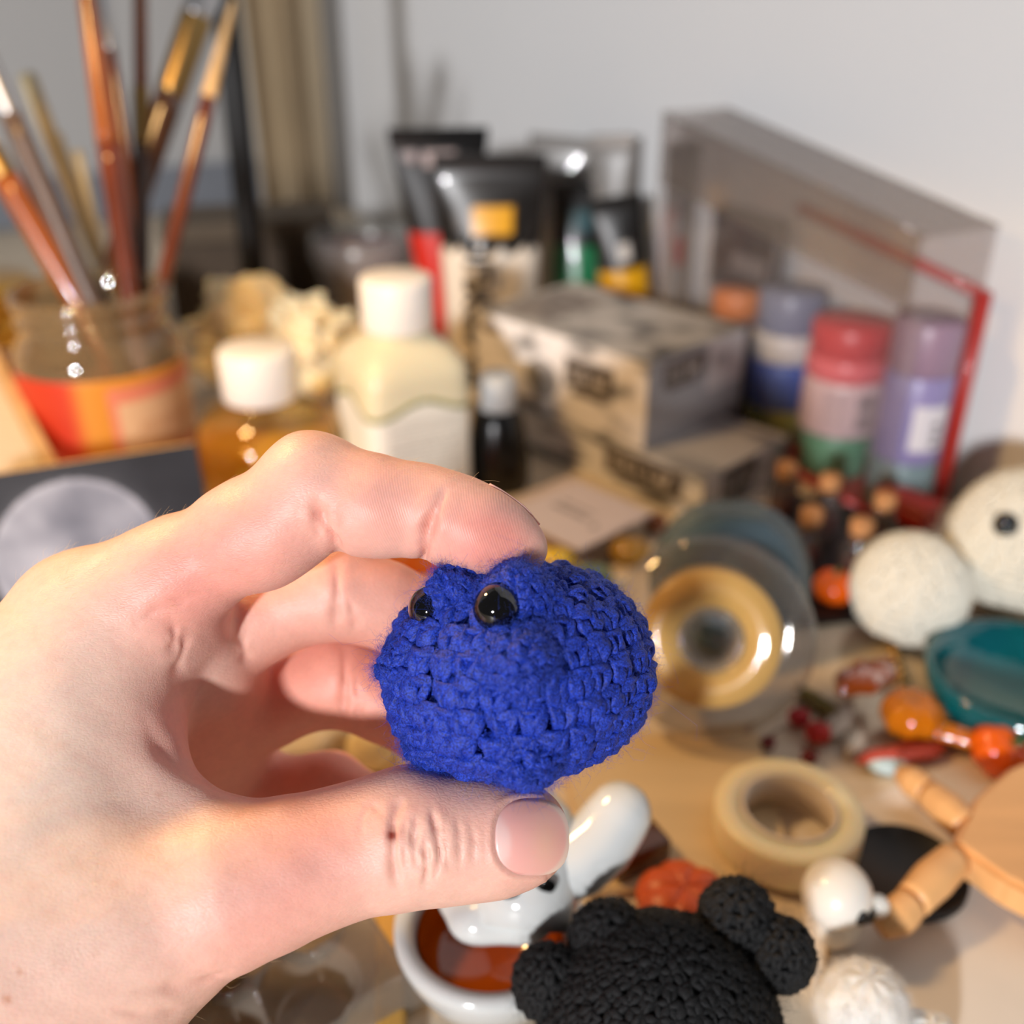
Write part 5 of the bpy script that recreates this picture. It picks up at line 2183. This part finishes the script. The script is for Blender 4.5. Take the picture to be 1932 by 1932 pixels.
def dots(u, v):
    for (a, b, r) in ((.3, .5, .09), (.55, .3, .08), (.72, .62, .09), (.15, .2, .07), (.45, .8, .08), (.88, .25, .07)):
        if math.hypot(u - a, (v - b) * .7) < r:
            return (250, 150, 80)
    return (244, 116, 10)


odb = T(786, 1108)
od = empty('orange_box', odb + Vector((0, .02, 0)), 'small orange box with pale dots glimpsed between the fingers', 'box', rot=(0, 0, .15))
link('carton', rbox('carton', .045, .022, .026, .001), mat('orange_card', (240, 112, 12), .45), od, smooth=False)
link('print', quad_print('print', .0435, .0245, dots, 60, 40), print_material('carton_print'), od, loc=(0, -.0113, .0008), smooth=False)
# folded blue and white packet behind it
bp_ = T(668, 1060)
fp_ = link('folded_leaflet', rbox('folded_leaflet', .06, .035, .004, .0008), mat('leaflet', (196, 196, 200), .5, col2=(96, 116, 180), nscale=40), loc=bp_ + Vector((0, .01, .0004)), rot=(0, 0, .35), smooth=False)
tag(fp_, 'folded white and blue leaflet seen between index and middle finger', 'leaflet')

# things seen through the gap between ring finger, little finger and thumb
cl0 = T(575, 1425)
clo = link('folded_cloth', blob('folded_cloth', .020, .014, .008, 48, 24, lambda th, ph: 1 + .12 * math.sin(th * 3 + ph * 4) + .06 * math.sin(th * 9)), mat('cream_cloth', (214, 198, 170), .9, noise=.08, nscale=80, bump=.4, bscale=500), loc=cl0 + Vector((0, .004, .0095)))
tag(clo, 'folded cream cloth seen through the gap above the little finger', 'cloth')
sg = T(702, 1452)
sgr = empty('ceramic_snail', sg, 'small glossy cream ceramic figure behind the thumb', 'ornament')
link('body', blob('body', .008, .007, .009, 28, 18, lambda th, ph: 1 + .1 * math.cos(2 * th)), mat('cream_glaze', (230, 206, 150), .12, coat=.6), sgr, loc=(0, 0, .009))
link('tail', tube('tail', [(.004, 0, .004), (.012, 0, .005), (.020, -.002, .004)], [.005, .0042, .002], 12), mat('cream_glaze', (230, 206, 150)), sgr)
dk_ = T(668, 1400)
dki = link('dark_stone', blob('dark_stone', .012, .010, .006, 24, 16), mat('dark_stone', (74, 66, 54), .6), loc=dk_ + Vector((0, .012, .006)))
tag(dki, 'dark grey-brown stone beside the folded cloth', 'stone')

# ------------------------------------------------------------------ ceramic ghost dish
gd = T(925, 1742, .026)
GW = mat('white_glaze', (206, 208, 206), .12, coat=.6, sss=.05)
gz = ZT(1752, .026)
gr1 = 158 * gz / FPX
ghost = empty('ghost_dish', Vector((gd.x, gd.y, .0034)), 'white ceramic ghost dish with an amber glazed hollow below the thumb', 'dish')
gh1 = .024
link('bowl', lathe('bowl', [(gr1 * .72, 0), (gr1 * .82, .002), (gr1 * 1.06, gh1 * .55), (gr1 * 1.16, gh1 * .85), (gr1 * 1.15, gh1 * .97), (gr1 * 1.06, gh1), (gr1 * .95, gh1 * .96), (gr1 * .90, gh1 * .8), (gr1 * .82, gh1 * .35), (gr1 * .6, .005), (.00001, .004)], 64), GW, ghost)
link('amber_glaze', lathe('amber_glaze', [(gr1 * .88, gh1 * .82), (gr1 * .82, gh1 * .40), (gr1 * .62, gh1 * .24), (.00001, gh1 * .18)], 56, close=False), mat('amber_glaze', (150, 68, 6), .08, coat=.6, noise=.3, nscale=30), ghost)


def gl(px_, py_, z_):
    return P(px_, py_, z_) - ghost.location


# the ghost figure leaning over the far rim, arms raised
gp_ = [(985, 1745, .262), (990, 1690, .264), (1000, 1630, .266), (1012, 1570, .268), (1020, 1520, .269), (1022, 1490, .270)]
link('ghost_body', tube('ghost_body', [gl(*q) for q in gp_], [q * .266 / FPX for q in (96, 100, 96, 82, 58, 22)], 28), GW, ghost)
sk_ = blob('ghost_skirt', 118 * .262 / FPX, .011, 52 * .262 / FPX, 40, 20, lambda th, ph: 1 + .06 * math.sin(th * 5))
link('ghost_skirt', sk_, GW, ghost, loc=gl(945, 1712, .264))
link('ghost_arm', round_tube('ghost_arm', [gl(*q) for q in ((1040, 1645, .266), (1092, 1622, .266), (1134, 1586, .267), (1160, 1548, .268), (1168, 1536, .268))], [q * .266 / FPX for q in (66, 70, 68, 64, 62)], 24), GW, ghost)
link('ghost_arm', round_tube('ghost_arm', [gl(*q) for q in ((960, 1640, .266), (900, 1620, .266), (870, 1590, .267))], [q * .266 / FPX for q in (58, 56, 46)], 20), GW, ghost)
for q in ((962, 1684, .2515), (1030, 1672, .2525)):
    link('ghost_eye', blob('ghost_eye', 20 * .25 / FPX, .0010, 20 * .25 / FPX, 16, 12), mat('black_glaze', (10, 9, 9), .15), ghost, loc=gl(*q))

# ------------------------------------------------------------------ black crocheted creature
BLACKY = yarn_material('black_yarn', (3, 3, 4), (13, 13, 15), .8, .02, 2200)
bcx = T(1245, 1955, .030)
bR = 222 * ZT(1955, .030) / FPX
bl_ = empty('black_crochet_toy', Vector((bcx.x, bcx.y, .0016)), 'fuzzy black crocheted creature with rounded ears at the bottom edge', 'toy')
o, an0 = crochet_body('body', ball_prof(bR, .98), bl_, BLACKY, stitch=.0034, rowh=.0033, rad=.0010, loc=(0, 0, bR * .98 + .001), quality=0)
o['kind'] = 'stuff'
ans = [an0]
bc_ = Vector((0, 0, bR * .98))
for nm, px_, py_, rp_ in (('ear', 1388, 1732, 66), ('ear', 1148, 1778, 70), ('arm', 1034, 1852, 62), ('arm', 1468, 1800, 62)):
    zc3 = ZT(1955, .030) + (.006 if nm == 'ear' else .002)
    w = P(px_, py_, zc3) - bl_.location
    rr3 = rp_ * zc3 / FPX
    o, an = crochet_body(nm, ball_prof(rr3, 1.1), bl_, BLACKY, stitch=.0032, rowh=.0031, rad=.0009, loc=tuple(w), quality=0)
    o['kind'] = 'stuff'
    ans.append(an)
A3 = np.concatenate([a[0] for a in ans])
N3 = np.concatenate([a[2] for a in ans])
i3 = RNG.integers(0, len(A3), 9000)
fz3 = link('wool_fuzz', fibres('wool_fuzz', A3[i3] + N3[i3] * .001, N3[i3] * .6 + RNG.normal(size=(9000, 3)) * .7, RNG.gamma(2.2, (.0009), 9000) + .0008, 2.6e-5, .5, 3), BLACKY, bl_)
tag(fz3, kind='stuff')

# orange ceramic pumpkin behind it
pumpkin(1285, 1692, 92, 'glossy orange ceramic pumpkin behind the black crocheted creature', mat('orange_glaze', (196, 80, 22), .4), lobes=6, stem=False, flat=.62)
# dark amber piece beside the ghost dish
da = T(1195, 1655)
dai = link('amber_block', rbox('amber_block', .020, .014, .010, .002, 3), mat('dark_amber', (96, 52, 16), .12, trans=.3, coat=.4), loc=da + Vector((0, .004, .0034)), rot=(0, 0, .5))
tag(dai, 'dark amber block between the ghost dish and the orange pumpkin', 'block')

# ------------------------------------------------------------------ skull bead figures, pompom, black disc, mannequin hand
SKW = mat('bone_white', (232, 226, 216), .3, coat=.3, sss=.15, sssr=.003)
sk = T(1562, 1768)
zs = ZT(1768)
sr = 66 * (zs - .01) / FPX
sku = empty('skull_bead', sk + Vector((0, 0, .0004)), 'small white skull bead with black eye holes beside the black creature', 'ornament')
link('cranium', blob('cranium', sr, sr * 1.02, sr * .98, 36, 22), SKW, sku, loc=(0, 0, sr * 1.75))
link('jaw', blob('jaw', sr * .72, sr * .70, sr * .78, 28, 18, lambda th, ph: 1 + .05 * math.cos(3 * th)), SKW, sku, loc=(sr * .12, -sr * .15, sr * .76))
for (ex_, ez_) in ((.42, 1.80), (.72, 1.62)):
    link('eye_hole', blob('eye_hole', sr * .20, sr * .16, sr * .26, 14, 10), mat('black_hole', (10, 9, 9), .5), sku, loc=(sr * ex_, -sr * math.sqrt(max(.1, 1 - ex_ ** 2 - (ez_ - 1.75) ** 2)) * .97, sr * ez_))
link('side_bead', blob('side_bead', sr * .34, sr * .34, sr * .34, 20, 14), SKW, sku, loc=(sr * 1.15, -sr * .2, sr * 1.5))
wr_ = link('wire', tube('wire', [(0, -.002, .001), (-.002, -.006, .0012), (-.004, -.012, .0010), (-.008, -.018, .0008)], .0004, 8), mat('gold_wire', (200, 160, 90), .3, metal=.8), sku)
pp = T(1625, 1905, .012)
pmr = 92 * ZT(1905, .012) / FPX
pom = empty('white_pompom', Vector((pp.x, pp.y, .0004)), 'fluffy white pompom below the skull bead', 'pompom')
link('core', blob('core', pmr * .92, pmr * .92, pmr * .9, 32, 20, lambda th, ph: 1 + .05 * math.sin(th * 7) * math.sin(ph * 5)), mat('white_wool', (236, 232, 226), .9, sss=.2, sssr=.004, bump=.5, bscale=600), pom, loc=(0, 0, pmr))
dd = RNG.normal(size=(5000, 3))
dd /= np.linalg.norm(dd, axis=1, keepdims=True)
fzp = link('wool_fuzz', fibres('wool_fuzz', dd * pmr * .88 + np.array([0, 0, pmr]), dd + RNG.normal(size=dd.shape) * .3, RNG.uniform(.0012, .0026, 5000), 3e-5, .3, 3), mat('white_fibre', (240, 236, 230), .9), pom)
tag(fzp, kind='stuff')
pp2 = T(1752, 1972, .008)
pom2 = empty('white_pompom', Vector((pp2.x, pp2.y, .0004)), 'second fluffy white pompom cut by the bottom edge', 'pompom')
link('core', blob('core', pmr * .7, pmr * .7, pmr * .6, 28, 18, lambda th, ph: 1 + .06 * math.sin(th * 6) * math.sin(ph * 5)), mat('white_wool', (236, 232, 226)), pom2, loc=(0, 0, pmr * .6))

bd = T(1706, 1652)
bdr = 112 * ZT(1652) / FPX
disc = link('black_disc', lathe('black_disc', [(bdr * .97, 0), (bdr, .0006), (bdr, .0030), (bdr * .97, .0036), (bdr * .93, .0036), (bdr * .90, .0026), (.00001, .0026)], 56), mat('black_lid', (14, 12, 12), .5), loc=bd + Vector((0, 0, .0004)))
tag(disc, 'flat black round lid under the wooden mannequin hand', 'lid')

MW = mat('mannequin_wood', (224, 170, 112), .45, noise=.10, nscale=20, stretch=(1, 6, 1), coat=.15)
mh0 = T(1900, 1640, .012)
man = empty('wooden_mannequin_hand', Vector((mh0.x, mh0.y, .0042)), 'wooden mannequin hand resting on the black lid at the right edge', 'mannequin')


def rel(px_, py_, z_):
    return T(px_, py_, z_) - man.location


def plate(nm, pix, z_, t_):
    q = [rel(x, y, z_) for x, y in pix]
    me__ = extrude_poly(nm, [(p.x, p.y) for p in q], t_, .0018)
    return link(nm, me__, MW, man, loc=(0, 0, z_ - man.location.z), smooth=False)


plate('palm', [(1782, 1640), (1822, 1555), (1900, 1490), (2030, 1470), (2140, 1560), (2100, 1730), (1990, 1770), (1880, 1712)], .006, .012)
for nm, pts_, rr_4 in (('finger', [(1800, 1622, .013), (1760, 1660, .0125), (1722, 1700, .011)], [.0052, .0060, .0052]), ('finger_tip', [(1716, 1706, .0108), (1690, 1732, .0098), (1660, 1752, .0085)], [.0050, .0056, .0034]),
                       ('finger', [(1822, 1560, .013), (1790, 1530, .012), (1755, 1500, .011)], [.0050, .0058, .0050]), ('finger_tip', [(1750, 1496, .0105), (1722, 1474, .0095), (1700, 1458, .0085)], [.0048, .0052, .003])):
    pts3 = [rel(*p) for p in pts_]
    cv = [Vector(tuple(p)) for p in curve_pts(pts3, 5)]
    rr5 = np.interp(np.linspace(0, 1, len(cv)), [0, .5, 1], rr_4)
    link(nm, tube(nm, cv, list(rr5), 18), MW, man)
for (a, b) in (((1719, 1703, .0109), .0034), ((1752, 1498, .0107), .0032)):
    link('joint_ball', blob('joint_ball', b, b, b, 16, 12), mat('joint_wood', (190, 130, 76), .5), man, loc=rel(*a))

# sheet of paper under the near right corner
pq = [T(1560, 2050), T(1500, 1560), T(1905, 1400), T(2160, 1900)]
pc_ = sum(pq, Vector()) / 4
sheet = link('paper_sheet', extrude_poly('paper_sheet', [(q.x - pc_.x, q.y - pc_.y) for q in pq], .0002), mat('off_white_paper', (226, 216, 204), .7, noise=.02), loc=pc_ + Vector((0, 0, .0001)), smooth=False)
tag(sheet, 'sheet of off-white paper lying under the black lid and mannequin hand', 'paper')
# red beads and dried petals in the middle distance
k = 0
for (px_, py_, r_, c_, nm) in ((1505, 1370, .0042, (176, 34, 44), 'red_berry'), (1540, 1402, .0048, (196, 44, 40), 'red_berry'), (1525, 1440, .0030, (110, 22, 26), 'red_berry'), (1448, 1412, .0028, (120, 50, 56), 'red_berry'), (1408, 1392, .0022, (150, 90, 90), 'red_berry')):
    w = T(px_, py_)
    root = empty(nm, w + Vector((0, 0, .0004)), ['dark red dried berry nearest the tape dispenser', 'bright red dried berry, the largest of the few', 'tiny dark berry beside the flat tape roll', 'dull red berry on the wooden board', 'small pinkish berry beneath the tape dispenser'][k], 'berry', 'dried berries behind the flat tape roll')
    k += 1
    m_ = mat('berry_%d' % k, c_, .4, noise=.15, nscale=300)
    link('fruit', blob('fruit', r_, r_ * .95, r_ * .9, 20, 14, lambda th, ph: 1 + .05 * math.sin(5 * th)), m_, root, loc=(0, 0, r_ * .9))
    link('stalk', tube('stalk', [(0, 0, r_ * 1.6), (r_ * .5, r_ * .2, r_ * 2.3), (r_ * 1.4, r_ * .5, r_ * 2.6)], [.0005, .0004, .0003], 6), mat('stalk', (84, 62, 34), .7), root)
for (px_, py_, s_, c_, lab, nm) in ((1580, 1372, (.013, .006, .003), (190, 176, 160), 'pale dried leaf lying behind the red berries', 'dried_leaf'), (1610, 1412, (.009, .005, .003), (204, 190, 170), 'cream dried petal behind the black lid', 'dried_petal'), (1545, 1338, (.014, .005, .003), (120, 104, 40), 'olive dried leaf beside the tape dispenser', 'dried_leaf'), (1672, 1456, (.0075, .005, .003), (186, 206, 208), 'pale blue glass pebble before the amber pumpkin', 'glass_pebble')):
    w = T(px_, py_)
    o_ = link(nm, blob(nm, *s_, 28, 12, lambda th, ph: 1 - .25 * abs(math.sin(th)) ** .7 + .05 * math.sin(th * 7)), mat(nm + '_%d' % px_, c_, .5, noise=.12, nscale=200), loc=w + Vector((0, 0, s_[2] * .9)), rot=(0, 0, px_ % 3 - 1))
    tag(o_, lab, 'ornament')

# ------------------------------------------------------------------ clear plastic tray at the bottom, under the wrist
CT = clear('tray_plastic', (232, 228, 220), .95, .05, .14, (200, 192, 180), 1.5)
tx = T(530, 1888)
tro = empty('blister_tray', tx + Vector((0, 0, .0006)), 'clear moulded plastic tray with round hollows under the wrist', 'tray', rot=(0, 0, math.radians(34)))
vs, fs = [], []
na, nb_ = 90, 60
TWX, TWY = .064, .050
wells = [(-.019, -.010), (.005, -.010), (-.009, .013), (.014, .013)]
for i in range(na):
    for j in range(nb_):
        x, y = (i / (na - 1) - .5) * TWX, (j / (nb_ - 1) - .5) * TWY
        z = .014
        for (wx, wy) in wells:
            d = math.hypot(x - wx, y - wy)
            z = min(z, .002 + .012 * max(0, min(1, (d - .0095) / .0035)))
        ed = min(TWX / 2 - abs(x), TWY / 2 - abs(y))
        if ed < .003:
            z = .014 - (.003 - ed) / .003 * .012
        vs.append((x, y, z))
for i in range(na - 1):
    for j in range(nb_ - 1):
        fs.append((i * nb_ + j, (i + 1) * nb_ + j, (i + 1) * nb_ + j + 1, i * nb_ + j + 1))
shell = link('moulded_sheet', mesh_np('moulded_sheet', vs, fs), CT, tro)
shell.modifiers.new('t', 'SOLIDIFY').thickness = .0005
for i, (wx, wy) in enumerate((wells[0], wells[2])):
    o_ = tro.matrix_basis @ Vector((wx, wy, .0032))
    gb_ = link('gold_nugget', blob('gold_nugget', .0042, .0036, .0026, 16, 10, lambda th, ph: 1 + .15 * math.sin(3 * th + i) * math.sin(ph)), mat('gold_foil', (240, 210, 110), .35, metal=.4), loc=o_ + Vector((0, 0, .0026)), rot=(0, 0, i * 1.3))
    tag(gb_, ('shiny gold nugget in the tray hollow at the bottom edge', 'shiny gold nugget in the tray hollow under the wrist')[i], 'nugget', 'gold nuggets in the clear tray')
# yellow wooden stick beside the dish
ys = T(738, 1850)
yso = link('yellow_stick', rbox('yellow_stick', .0085, .082, .005, .0018, 3), mat('yellow_wood', (214, 168, 84), .5, noise=.1, nscale=30, stretch=(6, 1, 1)), loc=ys + Vector((0, .0, .0003)), rot=(0, 0, math.radians(6)), smooth=False)
tag(yso, 'flat yellow wooden stick between the clear tray and the ghost dish', 'stick')

# ================================================================== pieces that belong to a part of their thing
SUBS = {'ghost_eye': 'ghost_body', 'eye_hole': 'cranium', 'side_bead': 'cranium', 'eye': 'eye_mound', 'finger_tip': 'finger', 'joint_ball': 'finger', 'hub': 'tape_roll', 'stalk': 'fruit', 'stem': 'body',
        'lettering': 'body', 'round_mark': 'body', 'barcode': 'label', 'small_print': 'label', 'bristles': 'ferrule', 'ferrule_collar': 'ferrule', 'moon_picture': 'stretched_canvas', 'wick': 'wax', 'top_seam': 'top_pane'}
bpy.context.view_layer.update()


def middle(o):
    bb8 = [o.matrix_world @ Vector(c) for c in o.bound_box]
    return sum(bb8, Vector()) / 8


for top in [o for o in bpy.data.objects if o.parent is None]:
    kids = list(top.children)
    for ch in kids:
        want = SUBS.get(ch.name.split('.')[0])
        cand = [k for k in kids if k.name.split('.')[0] == want]
        if want is None or not cand:
            continue
        host = min(cand, key=lambda k: (middle(k) - middle(ch)).length)
        mw = ch.matrix_world.copy()
        ch.parent = host
        ch.matrix_parent_inverse = host.matrix_world.inverted()
        ch.matrix_basis = mw
